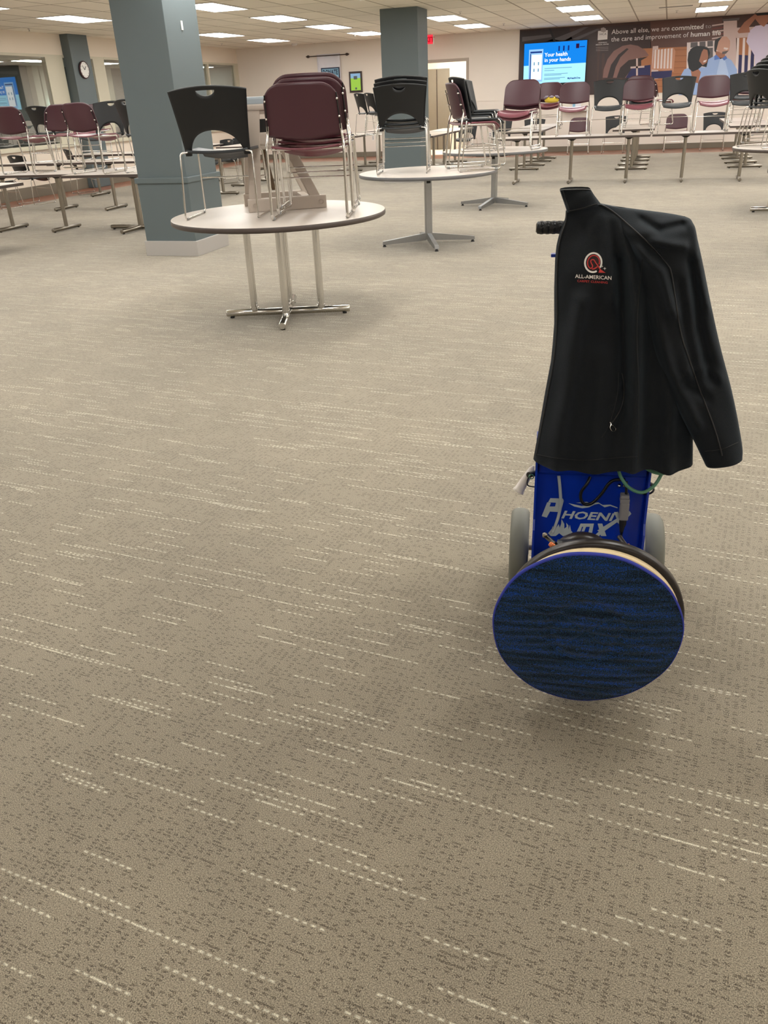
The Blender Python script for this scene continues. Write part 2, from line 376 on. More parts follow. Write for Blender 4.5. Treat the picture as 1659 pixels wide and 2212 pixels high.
struct(one('trim_1', (DR, YW-0.02, 0), (DR+0.07, YW+0.12, DT+0.07), 'greyfab' if False else 'beige')); struct(one('trim_2', (DL-0.07, YW-0.02, 0), (DL, YW+0.12, DT+0.07), 'beige')); struct(one('trim_3', (DL, YW-0.02, DT), (DR, YW+0.12, DT+0.07), 'beige'))
struct(one('trim_4', (DR+0.07, YW-0.012, 1.255), (-1.0, YW, 1.275), 'wall'))
struct(one('baseboard_back', (DR+0.07, YW-0.015, 0), (XR, YW, 0.125), 'base')); struct(one('baseboard_corner', (XW, YW-0.015, 0), (DL-0.07, YW, 0.125), 'base'))
# corridor behind the doorway
mb = MB(); mb.box((DL-0.6, YW+2.4, 0), (DR+0.6, YW+2.5, HC), 'wallcream'); mb.box((DR+0.12, YW+0.12, 0), (DR+0.2, YW+2.4, HC), 'wallcream'); mb.box((DL-0.7, YW+0.12, 0), (DL-0.6, YW+2.4, HC), 'wallcream')
struct(mb.build('wall_corridor'), 'pale yellow corridor wall')
struct(one('floor_corridor', (DL-0.7, YW, -0.05), (DR+0.2, YW+2.5, -0.003), 'wallcream')); struct(one('ceiling_corridor', (DL-0.7, YW+0.12, 2.6), (DR+0.2, YW+2.5, 2.65), 'tiles'))
mb = MB(); mb.box((-6.75, YW+2.36, 0), (-6.06, YW+2.4, 2.12), 'base'); 
d = struct(mb.build('door_1'), 'olive grey double door at the end of the corridor')
mb = MB(); mb.box((-6.44, YW+2.35, 0), (-6.42, YW+2.362, 2.1), 'darkframe'); mb.build('door_gap', d)
# left window wall
SILL, HEAD = 0.85, 2.46
mb = MB(); mb.box((XW-0.1, YB, 0), (XW, YW, SILL), 'wallcream'); mb.box((XW-0.1, YB, HEAD), (XW, YW, HC), 'wallcream'); struct(mb.build('wall_left'), 'cream wall with a band of windows')
struct(one('baseboard_left', (XW, YB, 0), (XW+0.015, YW, 0.2), 'base'))
MUL = [(YB, -5.3), (-2.0, -1.9), (1.5, 1.6), (5.0, 5.1), (8.4, 8.5), (11.8, 11.9), (15.22, 15.75), (16.75, 17.15), (19.6, 19.7), (21.72, 21.8), (23.28, 23.5)]
for i in range(len(MUL)-1):
    a, b = MUL[i][1], MUL[i+1][0]
    g = MB(); ym = (a+b)/2; g.box((-0.003, a-ym, SILL), (0.003, b-ym, HEAD), 'glass', 0, Matrix.Translation((XW-0.04, ym, 0)) @ Matrix.Rotation(math.radians(-1.15 if i == 5 else 0), 4, 'Z')); wn = struct(g.build('window_%d' % (i+1)), 'glazed panel in the left window band')
    f = MB(); t = 0.045
    f.box((XW-0.09, MUL[i][0], SILL), (XW+0.01, a, HEAD), 'cream'); f.box((XW-0.09, a, SILL), (XW+0.012, b, SILL+t), 'cream'); f.box((XW-0.09, a, HEAD-t), (XW+0.012, b, HEAD), 'cream')
    f.build('window_frame', wn)
f = MB(); f.box((XW-0.09, 23.28, SILL), (XW+0.01, 23.5, HEAD), 'cream'); struct(f.build('trim_5'))
struct(one('trim_6', (XW, YB, SILL-0.03), (XW+0.05, YW, SILL), 'cream'), 'long cream window sill ledge')
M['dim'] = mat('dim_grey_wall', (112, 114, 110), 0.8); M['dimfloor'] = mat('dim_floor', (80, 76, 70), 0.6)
struct(one('wall_outer', (-19.6, YB, 0), (-19.5, YW+10, HC), 'dim')); struct(one('floor_outer', (-19.5, YB, -0.05), (XW-0.1, YW+10, -0.01), 'dimfloor')); struct(one('ceiling_outer', (-19.5, YB, HC), (XW-0.1, YW+10, HC+0.05), 'tiles')); struct(one('wall_outer_end', (-19.5, YW+9.9, 0), (XW-0.1, YW+10, HC), 'dim'))
for i, (pa, pb) in enumerate(((62, 75), (78, 90), (204, 217), (219, 233))):
    ya, yb_ = AX(pa, 145, -19.4).y, AX(pb, 145, -19.4).y
    struct(one('trim_%d' % (7+i), (-19.5, ya, 0), (-19.3, yb_, HC), 'cream'), 'cream pilaster on the far side of the windows')
struct(one('wall_counter', (-19.5, YB, 0), (-19.0, YW+9.9, 0.9), 'dimfloor'), 'dark low counter beyond the windows')
M['strip'] = emis('strip_lens', (1.0, 0.97, 0.9), 34.0, True)
for k, lb in ((0, 'thin bright strip light beyond the windows, left of the clock column'), (1, 'thin bright strip light beyond the windows, right of the clock column'), (3, 'thin bright strip light beyond the windows, right of the big column'), (2, 'strip light beyond the windows, hidden by the big column'), (-1, 'strip light beyond the windows, just outside the left picture edge'), (-2, 'strip light beyond the windows, second outside the left picture edge'), (-3, 'strip light beyond the windows, third outside the left picture edge')):
    xa_, xb_, ya_, yb__ = -17.75, -17.05, 21.75+3.25*k, 23.05+3.25*k
    t = thing('strip_light', lb, 'ceiling light', ((xa_+xb_)/2, (ya_+yb__)/2, HC)); q = MB(); hx, hy = (xb_-xa_)/2, (yb__-ya_)/2; q.box((-hx, -hy, -0.02), (hx, hy, 0), 'white'); q.build('frame', t); q = MB(); q.box((-hx+0.1, -hy+0.04, -0.03), (hx-0.1, hy-0.04, -0.021), 'strip'); q.build('diffuser', t)
t = thing('ceiling_light', 'corridor ceiling light behind the doorway', 'ceiling light', (-5.8, YW+1.3, 2.6)); q = MB(); q.box((-0.62, -0.32, -0.02), (0.62, 0.32, 0), 'white'); q.build('frame', t); q = MB(); q.box((-0.58, -0.28, -0.03), (0.58, 0.28, -0.021), 'strip'); q.build('diffuser', t)
l = one('wall_lamp', (-19.3, AX(108, 190, -19.3).y-0.08, 1.62), (-19.2, AX(108, 190, -19.3).y+0.08, 1.86), 'glow', 0.02); tag(l, 'small bright blue-white light seen through the windows left of the clock column', 'lamp')
# columns
def column(x0, y0, sx, sy, label, band=True):
    o = struct(one('column', (x0, y0, 0), (x0+sx, y0+sy, HC), 'colpaint', 0.008), label)
    if band:
        one('band', (x0-0.03, y0-0.03, 0.735), (x0+sx+0.03, y0+sy+0.03, 0.79), 'colpaint', 0.008, o)
        one('lower_casing', (x0-0.012, y0-0.012, 0.11), (x0+sx+0.012, y0+sy+0.012, 0.74), 'colpaint', 0.004, o)
        mb = MB(); mb.box((x0-0.03, y0-0.03, 0.0), (x0+sx+0.03, y0+sy+0.03, 0.155), 'colbase', 0.006); mb.build('base', o)
    return o
c1 = column(-5.27, 8.08, 0.58, 0.66, 'large grey-green square column beside the round table')
column(-4.96, 15.87, 0.68, 0.68, 'grey-green square column in front of the doorway')
column(XW, 15.8, 0.19, 0.62, 'dark grey column with the wall clock, between the windows', False)
P = AX(392, 55, -4.69+0.001)
one('thermometer_strip', (P.x, P.y-0.012, P.z-0.04), (P.x+0.01, P.y+0.012, P.z+0.04), 'white', 0.002, c1)
P = AX(915, 256, -4.27); one('outlet', (P.x, P.y-0.035, P.z-0.06), (P.x+0.006, P.y+0.035, P.z+0.06), 'white', 0.002, bpy.data.objects['column.001'])

# ------------------------------------------------------------------ ceiling lights
def make_troffer():
    t = thing('ceiling_light', '', 'ceiling light')
    f = MB(); a, b = 0.30, 0.61; e = 0.022
    for s in (-1, 1):
        f.box((s*a if s > 0 else -a-e, -b-e, -0.012), (s*a+e if s > 0 else -a, b+e, 0.0), 'white'); f.box((-a, s*b if s > 0 else -b-e, -0.012), (a, s*b+e if s > 0 else -b, 0.0), 'white')
    f.build('frame', t)
    d = MB(); d.box((-a, -b, -0.008), (a, b, -0.001), 'panel'); d.build('diffuser', t); return t
tr = make_troffer(); used = False
XL_ = [-9.5, -6.95, -4.42, -1.88, 0.67, 3.22, 5.77]; YL_ = [21.2-2.56*k for k in (0, 1, 2, 3, 4, 5, 6, 7, 9)]
words = {21.2: 'in the row nearest the back wall', 18.64: 'in the second row from the back wall', 16.08: 'in the third row from the back wall', 13.52: 'in the fourth row from the back wall', 10.96: 'in the fifth row from the back wall'}
colw = ['leftmost', 'second from the left', 'third from the left', 'fourth from the left', 'rightmost']
vis = {(0, 0), (1, 0), (2, 0), (3, 0), (4, 0), (0, 1), (1, 1), (2, 1), (3, 1), (4, 1), (1, 2), (3, 2), (0, 3), (1, 3), (2, 3), (0, 4)}
for j, yy in enumerate(YL_):
    for i, xx in enumerate(XL_):
        if i == 2 and j == 2: continue          # the column stands here
        o = copy_tree(tr) if used else tr; used = True
        o.location = (xx, yy, HC)
        if (i, j) in vis: relabel(o, 'bright ceiling light %s, %s' % (words[round(yy, 2)], colw[i]))
        else: relabel(o, 'recessed ceiling light outside the photographed part of the room', 'ceiling lights out of view')
def sprinkler(px, py, label):
    P = G(px, py, HC-0.03); m = MB(); m.lathe([(0.03, 0), (0.03, -0.006), (0.008, -0.008), (0.008, -0.035), (0.018, -0.037), (0.018, -0.041), (0.0, -0.041)], 'chrome', 12)
    o = m.build('sprinkler_head'); o.location = (P.x, P.y, HC); tag(o, label, 'sprinkler', None)
for q in ((63, 66, 'small ceiling sprinkler above the left windows, left of the clock column'), (211, 91, 'small ceiling sprinkler above the windows right of the clock'), (479, 97, 'small ceiling sprinkler near the left back corner'), (766, 77, 'small ceiling sprinkler in front of the donate banner'), (994, 29, 'small ceiling sprinkler right of the middle column'), (1088, 54, 'small ceiling sprinkler left of the mural'), (1462, 26, 'small ceiling sprinkler above the mural lettering')):
    sprinkler(*q)
def vent(px, py, label):
    P = G(px, py, HC); m = MB()
    for k in range(4): m.box((-0.3, -0.06+k*0.035, -0.006), (0.3, -0.045+k*0.035, 0), 'darkframe' if k % 2 else 'white')
    m.box((-0.32, -0.075, -0.004), (0.32, 0.085, -0.001), 'base'); o = m.build('ceiling_vent'); o.location = (P.x, P.y, HC-0.001); tag(o, label, 'vent')
vent(640, 61, 'dark slotted ceiling vent between the bright lights left of centre'); vent(1460, 14, 'slotted ceiling vent above the mural lettering'); vent(400, 73, 'dark slotted ceiling vent beside the big column top')
P = G(636, 94, HC); m = MB(); m.lathe([(0.0, -0.05), (0.05, -0.05), (0.075, -0.03), (0.08, 0.0)], 'white', 20); o = m.build('smoke_detector'); o.location = (P.x, P.y, HC); tag(o, 'round white smoke detector on the ceiling near the back corner', 'smoke detector')

# exit sign
P = AY(922, 87, 22.9); t = thing('exit_sign', 'red lit exit sign hanging right of the middle column', 'sign', (P.x, 22.9, HC-0.12))
m = MB(); m.box((-0.15, -0.02, -0.1), (0.17, 0.02, 0.1), 'exitred', 0.004); m.build('face', t)
m = MB(); m.box((-0.1, -0.03, 0.1), (0.12, 0.03, 0.12), 'white'); m.box((0.165, -0.03, -0.11), (0.185, 0.03, 0.11), 'white'); m.build('housing', t)
m = MB(); text_mb(m, 'EXIT', 'exitdk', lambda x, y: Vector((x-0.125, -0.0225, y-0.055)), 0.155, 0.006); m.build('lettering', t)

# clock
P = AX(180, 151, XW+0.19); t = thing('wall_clock', 'round white wall clock with a dark red rim on the grey column', 'clock', P)
m = MB(); RY = Matrix.Rotation(pi/2, 4, 'Y'); M['rim'] = mat('dark_red_rim', (70, 40, 44), 0.4)
m.lathe([(0.0, 0.0), (0.155, 0.0), (0.16, 0.03), (0.145, 0.045), (0.14, 0.03), (0.0, 0.03)], 'rim', 32, RY); m.build('rim', t)
m = MB(); m.lathe([(0.0, 0.033), (0.14, 0.033)], 'white', 32, RY)
for k in range(12):
    a = k*pi/6; m.box((0.0335, math.sin(a)*0.12-0.005, math.cos(a)*0.12-0.008), (0.035, math.sin(a)*0.12+0.005, math.cos(a)*0.12+0.008), 'cordblk')
m.build('dial', t)
m = MB()
for a, l, wd in ((math.radians(-35), 0.075, 0.007), (math.radians(40), 0.1, 0.005)):
    m.box((0.036, -wd, 0), (0.039, wd, l), 'cordblk', 0, Matrix.Rotation(a, 4, 'X'))
m.build('hand', t)
# banner with donate sign
YB_ = YW-0.04
def PW(px, py, off=0.04): return AY(px, py, YW-off)
t = thing('curtain_rod', 'dark rod with leaf-shaped finials above the donate sign', 'curtain rod', (PW(708, 120).x, YB_-0.03, PW(708, 120).z))
m = MB(); m.tube([(-0.52, 0, 0), (0.52, 0, 0)], 0.012, 'darkframe')
m.build('rod', t); m = MB()
for s in (-1, 1): m.lathe([(0, 0.0), (0.03, 0.03), (0.035, 0.06), (0.02, 0.1), (0.0, 0.13)], 'darkframe', 12, Matrix.Translation((s*0.5, 0, 0)) @ Matrix.Rotation(s*pi/2, 4, 'Y'))
m.build('finial', t)
a, b = PW(684, 118), PW(742, 262); mb = MB(); rows = []
for i in range(9):
    rows.append([Vector((a.x+(b.x-a.x)*j/12, YB_+0.012*math.sin(j*2.2), a.z+(0.75-a.z)*i/8)) for j in range(13)])
shell(rows, 0.003, 'paper', mb); o = mb.build('banner'); tag(o, 'plain white hanging cloth banner behind the donate sign', 'banner')
a, b = PW(693, 147, 0.08), PW(733, 147, 0.08); x0, x1, z1 = a.x, b.x, a.z; z0 = z1-0.75
t = thing('donate_sign', 'light blue sign reading DONATE in a dark frame, in front of the white banner', 'sign', ((x0+x1)/2, YW-0.08, z0)); hw = (x1-x0)/2; hh = z1-z0
M['ltblue'] = mat('light_blue_print', (132, 178, 208), 0.6); M['navy'] = mat('navy_print', (24, 44, 76), 0.5)
m = MB(); m.box((-hw, 0, 0), (hw, 0.02, hh), 'navy', 0.004); m.build('frame', t); m = MB(); m.box((-hw+0.03, -0.004, 0.03), (hw-0.03, 0.0, hh-0.03), 'ltblue'); m.build('panel', t)
m = MB(); text_mb(m, 'DONATE', 'navy', lambda x, y: Vector((x*0.64, -0.006, y+hh-0.17)), 0.165, 0.006, align='CENTER'); m.build('lettering', t)
a, b = PW(753, 155), PW(783, 199); x0, x1, z1, z0 = a.x, b.x, a.z, b.z
t = thing('wall_screen', 'dark framed digital screen with blue top and lime green lower part on the back wall', 'poster', ((x0+x1)/2, YW-0.03, z0)); hw = (x1-x0)/2; hh = z1-z0
m = MB(); m.box((-hw, 0, 0), (hw, 0.03, hh), 'darkframe', 0.006); m.build('frame', t)
M['lime'] = emis('lime_screen', (168, 212, 84), 0.9); M['skyb'] = emis('pale_blue_screen', (150, 186, 216), 0.9)  # lit picture of the framed digital screen
m = MB(); m.box((-hw+0.045, -0.003, 0.05), (hw-0.045, 0, hh*0.68), 'lime'); m.box((-hw+0.045, -0.003, hh*0.68), (hw-0.045, 0, hh-0.05), 'skyb'); m.box((-0.05, -0.005, hh*0.62), (0.05, -0.003, hh*0.78), 'colpaint'); m.box((-0.02, -0.005, 0.07), (0.03, -0.003, 0.12), 'colpaint'); m.build('screen', t)
for px, py, lb in ((806, 298, 'small electrical outlet low on the wall left of the middle column'), (1059, 291, 'small electrical outlet low on the wall right of the doorway')):
    P = PW(px, py, 0.006); m = MB(); m.box((-0.035, -0.006, -0.057), (0.035, 0, 0.057), 'white', 0.002)
    for z in (-0.022, 0.022): m.box((-0.015, -0.008, z-0.012), (0.015, -0.006, z+0.012), 'plug')
    o = m.build('wall_outlet'); o.location = (P.x, YW, P.z); tag(o, lb, 'outlet')
# shelf with leaflets
a, b = PW(1216, 238, 0.1), PW(1270, 238, 0.1)
o = one('wall_shelf', (a.x, YW-0.2, a.z-0.03), (b.x, YW, a.z), 'white', 0.004); tag(o, 'narrow white wall shelf under the television', 'shelf')
P = PW(1240, 226, 0.12); m = MB(); m.box((P.x-0.05, YW-0.12, a.z+0.0), (P.x+0.17, YW-0.1, a.z+0.2), 'paper', 0.002); m.box((P.x-0.03, YW-0.123, a.z+0.06), (P.x+0.03, YW-0.12, a.z+0.16), 'ltblue'); o = m.build('leaflet_holder'); tag(o, 'white leaflet card with a blue square standing on the wall shelf', 'leaflet')

# ------------------------------------------------------------------ mural
YM = YW-0.012
def PM(px, py, k=0): 
    P = AY(px, py, YM); P.y = YM-0.0008*k; return P
pal = dict(m_dark=(46, 36, 38), m_brn=(70, 48, 44), m_brn2=(92, 62, 56), m_brn3=(58, 42, 42), m_grey=(92, 86, 88), m_log=(166, 108, 72), m_log2=(142, 88, 58), m_white=(222, 208, 206), m_wh2=(198, 176, 172), m_skin=(160, 108, 86), m_skin2=(196, 152, 134), m_hair=(26, 28, 34), m_shirt=(150, 176, 222), m_shirt2=(176, 198, 234), m_collar=(84, 120, 196), m_navy=(32, 34, 84), m_cres=(128, 94, 88), m_red=(110, 50, 46), m_lav=(206, 196, 220), m_or=(190, 136, 108), m_text=(226, 220, 218), m_txt2=(168, 156, 154))
for k, c in pal.items(): M[k] = mat(k.replace('m_', 'mural_ink_'), c, 0.45)
XMR = 4.6
zt, zb = HC-0.01, 1.29; x0 = PM(1123, 65).x
mur = thing('wall_mural', 'large printed wall mural of people on a porch with brown tones and white slogan lettering', 'mural', (0, 0, 0))
m = MB(); m.box((x0, YM, zb), (XMR, YW, zt), 'm_brn'); m.build('backing_board', mur)
m = MB()
def mp(pts, mm, k=1): m.poly([PM(x, y, k) for x, y in pts], mm)
mp([(1124, 67), (1230, 60), (1240, 100), (1124, 110)], 'm_dark'); mp([(1265, 58), (1124, 110), (1121, 180), (1290, 205), (1290, 58)], 'm_brn3', 1)
for q in ([(1128, 80), (1190, 74), (1192, 80), (1128, 90)], [(1196, 84), (1262, 58), (1272, 58), (1215, 90)], [(1222, 90), (1290, 62), (1300, 62), (1236, 92)]): mp(q, 'm_grey', 2)
mp([(1185, 62), (1190, 62), (1202, 92), (1197, 92)], 'm_hair', 3)
mp([(1300, 58), (1405, 50), (1408, 196), (1290, 200)], 'm_brn3', 1); mp([(1405, 46), (1560, 37), (1560, 190), (1405, 190)], 'm_brn2', 1)
for k in range(5): mp([(1300+k*19, 115), (1306+k*19, 115), (1306+k*19, 180), (1300+k*19, 180)], 'm_brn', 2)
mp([(1385, 105), (1500, 100), (1500, 200), (1385, 200)], 'm_log', 2)
for k in range(7): mp([(1412, 108+k*13), (1500, 106+k*13), (1500, 107.5+k*13), (1412, 109.5+k*13)], 'm_log2', 3)
mp([(1410, 100), (1422, 99), (1422, 170), (1406, 172)], 'm_wh2', 3)
# adirondack chair back
mp([(1413, 108), (1455, 103), (1459, 110), (1455, 155), (1408, 150)], 'm_or', 4)
for k in range(6): mp([(1414+k*7, 108-k*0.6), (1418+k*7, 107-k*0.6), (1416+k*7, 148), (1412+k*7, 148)], 'm_white', 5)
mp([(1407, 155), (1452, 152), (1450, 168), (1406, 170)], 'm_navy', 5)
# crescent
C1 = [(1302+0, 168), (1304, 150), (1312, 128), (1326, 110), (1345, 99), (1362, 96), (1378, 99), (1393, 108), (1402, 120), (1385, 124), (1374, 134), (1363, 148), (1352, 168)]
mp(C1, 'm_cres', 4)
for q in ([(1312, 168), (1320, 140), (1336, 118), (1354, 104), (1358, 106), (1340, 124), (1330, 145), (1324, 168)], [(1332, 168), (1340, 146), (1358, 130), (1400, 122), (1372, 138), (1350, 168)]): mp(q, 'm_dark', 5)
mp([(1352, 168), (1365, 146), (1405, 140), (1405, 170)], 'm_navy', 3); mp([(1374, 126), (1378, 126), (1378, 166), (1374, 166)], 'm_wh2', 6); mp([(1362, 144), (1392, 142), (1392, 146), (1362, 148)], 'm_wh2', 6)
# flag stripes
for k in range(6): mp([(1538, 54+k*7), (1564, 50+k*7), (1564, 53+k*7), (1538, 57+k*7)], 'm_red' if k % 2 else 'm_wh2', 3)
# house window + porch post
mp([(1484, 92), (1560, 86), (1560, 196), (1482, 196)], 'm_white', 4); mp([(1492, 92), (1540, 88), (1540, 130), (1490, 130)], 'm_grey', 5)
for q in ([(1507, 90), (1511, 90), (1511, 130), (1507, 130)], [(1490, 103), (1540, 100), (1540, 103), (1490, 106)], [(1524, 89), (1528, 89), (1528, 130), (1524, 130)]): mp(q, 'm_white', 6)
mp([(1563, 44), (1592, 42), (1591, 200), (1562, 200)], 'm_wh2', 6); mp([(1560, 42), (1598, 38), (1596, 44), (1562, 46)], 'm_grey', 7)
mp([(1590, 60), (1659, 56), (1659, 210), (1590, 210)], 'm_wh2', 4); mp([(1590, 82), (1640, 80), (1644, 165), (1590, 168)], 'm_navy', 5); mp([(1590, 82), (1626, 80), (1622, 120), (1590, 118)], 'm_log', 6)
for k in range(4): mp([(1592+k*13, 82), (1597+k*13, 82), (1594+k*13, 165), (1588+k*13, 165)], 'm_white', 7)
# seated man in blue shirt
mp([(1530, 128), (1543, 121), (1556, 124), (1566, 122), (1580, 130), (1592, 150), (1593, 205), (1500, 205), (1520, 150)], 'm_shirt', 8)
mp([(1556, 124), (1566, 130), (1574, 160), (1560, 190), (1548, 160)], 'm_shirt2', 9)
mp([(1543, 121), (1547, 118), (1556, 127), (1543, 130)], 'm_collar', 10); mp([(1560, 126), (1568, 120), (1571, 126), (1564, 131)], 'm_collar', 10)
mp([(1546, 110), (1566, 114), (1566, 122), (1556, 128), (1546, 120)], 'm_skin', 9)
mp([(1546, 92), (1552, 84), (1560, 79), (1570, 79), (1577, 88), (1577, 98), (1575, 109), (1568, 116), (1556, 114), (1548, 108)], 'm_skin2', 10)
mp([(1543, 98), (1544, 88), (1552, 82), (1560, 79), (1552, 90), (1550, 98), (1546, 114), (1543, 110)], 'm_hair', 11)
mp([(1564, 102), (1574, 104), (1570, 108), (1563, 106)], 'm_white', 12); mp([(1560, 112), (1574, 109), (1568, 116), (1560, 117)], 'm_grey', 11)
# woman with dark curly hair
mp([(1478, 150), (1490, 146), (1520, 145), (1532, 155), (1528, 205), (1466, 205), (1470, 165)], 'm_shirt', 11)
mp([(1492, 152), (1506, 146), (1514, 156), (1508, 180), (1496, 176)], 'm_skin', 12)
mp([(1485, 130), (1487, 114), (1494, 104), (1506, 99), (1520, 100), (1530, 104), (1534, 114), (1530, 128), (1526, 145), (1516, 143), (1508, 150), (1496, 155), (1488, 148)], 'm_hair', 13)
mp([(1516, 112), (1520, 106), (1528, 108), (1530, 122), (1527, 135), (1518, 141), (1510, 132)], 'm_skin', 14)
mp([(1520, 131), (1527, 129), (1524, 134), (1519, 135)], 'm_white', 15)
# standing person at the right edge
mp([(1618, 68), (1632, 56), (1659, 52), (1700, 50), (1700, 215), (1634, 210), (1630, 120), (1612, 90)], 'm_lav', 9)
mp([(1593, 68), (1608, 48), (1634, 28), (1640, 30), (1618, 58), (1620, 70), (1596, 72)], 'm_skin', 10); mp([(1632, 30), (1662, 28), (1662, 44), (1650, 58), (1640, 52), (1632, 42)], 'm_skin', 11); mp([(1630, 29), (1665, 26), (1662, 32), (1636, 34)], 'm_hair', 12)
m.build('print', mur)
m = MB()
def tline(s, px0, py0, px1, py1, hpx, mm, bold=0.0, k=16, parts=None, shear=0.0):
    """lettering on the mural between two points of the wall"""
    A, B = PM(px0, py0, k), PM(px1, py1, k); h = abs(PM(px0, py0-hpx).z-A.z)
    t_ = MB(); wd = text_mb(t_, s, mm, lambda x, y: Vector((x, 0, y)), 1.0, bold)
    L_ = (B-A).length/max(wd, 1e-4); H_ = h/0.72
    text_mb(m, s, mm, lambda x, y: Vector((A.x+x*L_+y*shear*H_, A.y, A.z+(B.z-A.z)*x*L_/max(B.x-A.x, 1e-6)+y*H_)), 1.0, bold)
tline('Above all else, we are', 1321, 74, 1446, 66, 10.5, 'm_text', 0.0); tline('committed', 1450, 66, 1519, 62, 10.5, 'm_text', 0.02); tline('to', 1523, 61, 1536, 60.5, 9, 'm_txt2')
tline('the care and improvement of', 1320, 90, 1487, 80, 10.5, 'm_text', 0.0); tline('human life', 1491, 79.5, 1557, 75.5, 10.5, 'm_text', 0.02)
tline('RESEARCH', 1293, 93.5, 1311, 92.5, 2.2, 'm_text', 0.01); tline('MEDICAL CENTER', 1287, 98, 1315, 96.5, 2.4, 'm_text', 0.01)
mp([(1292, 67), (1313, 65), (1312, 85), (1291, 87)], 'm_text', 14); mp([(1298, 61), (1304, 59), (1309, 62), (1309, 68), (1304, 70), (1298, 68)], 'm_txt2', 15); tline('HCA', 1295, 76.5, 1310, 75.5, 4.6, 'm_dark', 0.0, 17)
for yy in (104, 107.5, 111): tline('xxxxxxxxxx'[:8].replace('x', '-'), 1287, yy, 1314, yy-1, 4, 'm_txt2', 0.01)
m.build('lettering', mur)
# television
YT = YW-0.1
def PT(px, py, k=0):
    P = AY(px, py, YT); P.y = YT-0.0015*k; return P
a, b = PT(1133, 95), PT(1263, 177); xa, xb = a.x, b.x; za, zb2 = PT(1263, 176).z, a.z
tv = thing('television', 'wide flat television on the mural showing a blue and white health advertisement', 'television', (0, 0, 0))
m = MB(); m.box((xa-0.02, YT, za-0.05), (xb+0.02, YT+0.06, zb2+0.02), 'black', 0.006); m.build('casing', tv)
M['tv_b'] = emis('tv_blue', (22, 128, 224), 1.25); M['tv_w'] = emis('tv_pale', (166, 226, 250), 1.3); M['tv_t'] = emis('tv_white', (255, 255, 255), 1.3); M['tv_d'] = emis('tv_deep', (30, 60, 140), 0.9); M['tv_g'] = emis('tv_grey', (120, 170, 200), 1.0); M['tv_l'] = emis('tv_light', (150, 196, 240), 1.2); M['tv_r'] = emis('tv_logo', (60, 30, 70), 0.8)
m = MB(); zm = za+(zb2-za)*0.46
m.box((xa, YT-0.002, zm), (xb, YT, zb2), 'tv_b'); m.box((xa, YT-0.002, za), (xb, YT, zm), 'tv_w')
W_ = xb-xa; H2 = zb2-za
def tb(u0, v0, u1, v1, mm, k): m.box((xa+W_*u0, YT-0.002-0.001*k, za+H2*v0), (xa+W_*u1, YT-0.0021, za+H2*v1), mm)
tb(0.08, 0.05, 0.31, 0.85, 'tv_l', 1); tb(0.1, 0.12, 0.115, 0.75, 'tv_d', 2); tb(0.125, 0.1, 0.29, 0.72, 'tv_t', 2); tb(0.1, 0.76, 0.29, 0.8, 'tv_d', 2)
for i in range(2):
    for j in range(2): tb(0.16+0.07*i, 0.3+0.16*j, 0.18+0.07*i, 0.38+0.16*j, 'tv_g', 3)
for v_, l_ in ((0.36, 0.78), (0.31, 0.5), (0.22, 0.72), (0.19, 0.62), (0.12, 0.68), (0.09, 0.6)): tb(0.34, v_, l_, v_+0.015, 'tv_g', 1)
tb(0.83, 0.82, 0.88, 0.93, 'tv_r', 1); tb(0.89, 0.84, 0.97, 0.86, 'tv_d', 1)
for k in range(3): tb(0.55+0.075*k, 0.78, 0.575+0.075*k, 0.90, 'tv_d', 1)
def tt(s, u, v, sz, mm, bold=0.01): text_mb(m, s, mm, lambda x, y: Vector((xa+W_*u+x, YT-0.006, za+H2*v+y)), sz, bold)
tt('Your health', 0.335, 0.66, 0.118, 'tv_t', 0.002); tt('in your hands', 0.335, 0.53, 0.118, 'tv_t', 0.002); tt('MyHealthOne', 0.72, 0.08, 0.055, 'tv_d', 0.002)
m.build('screen', tv)

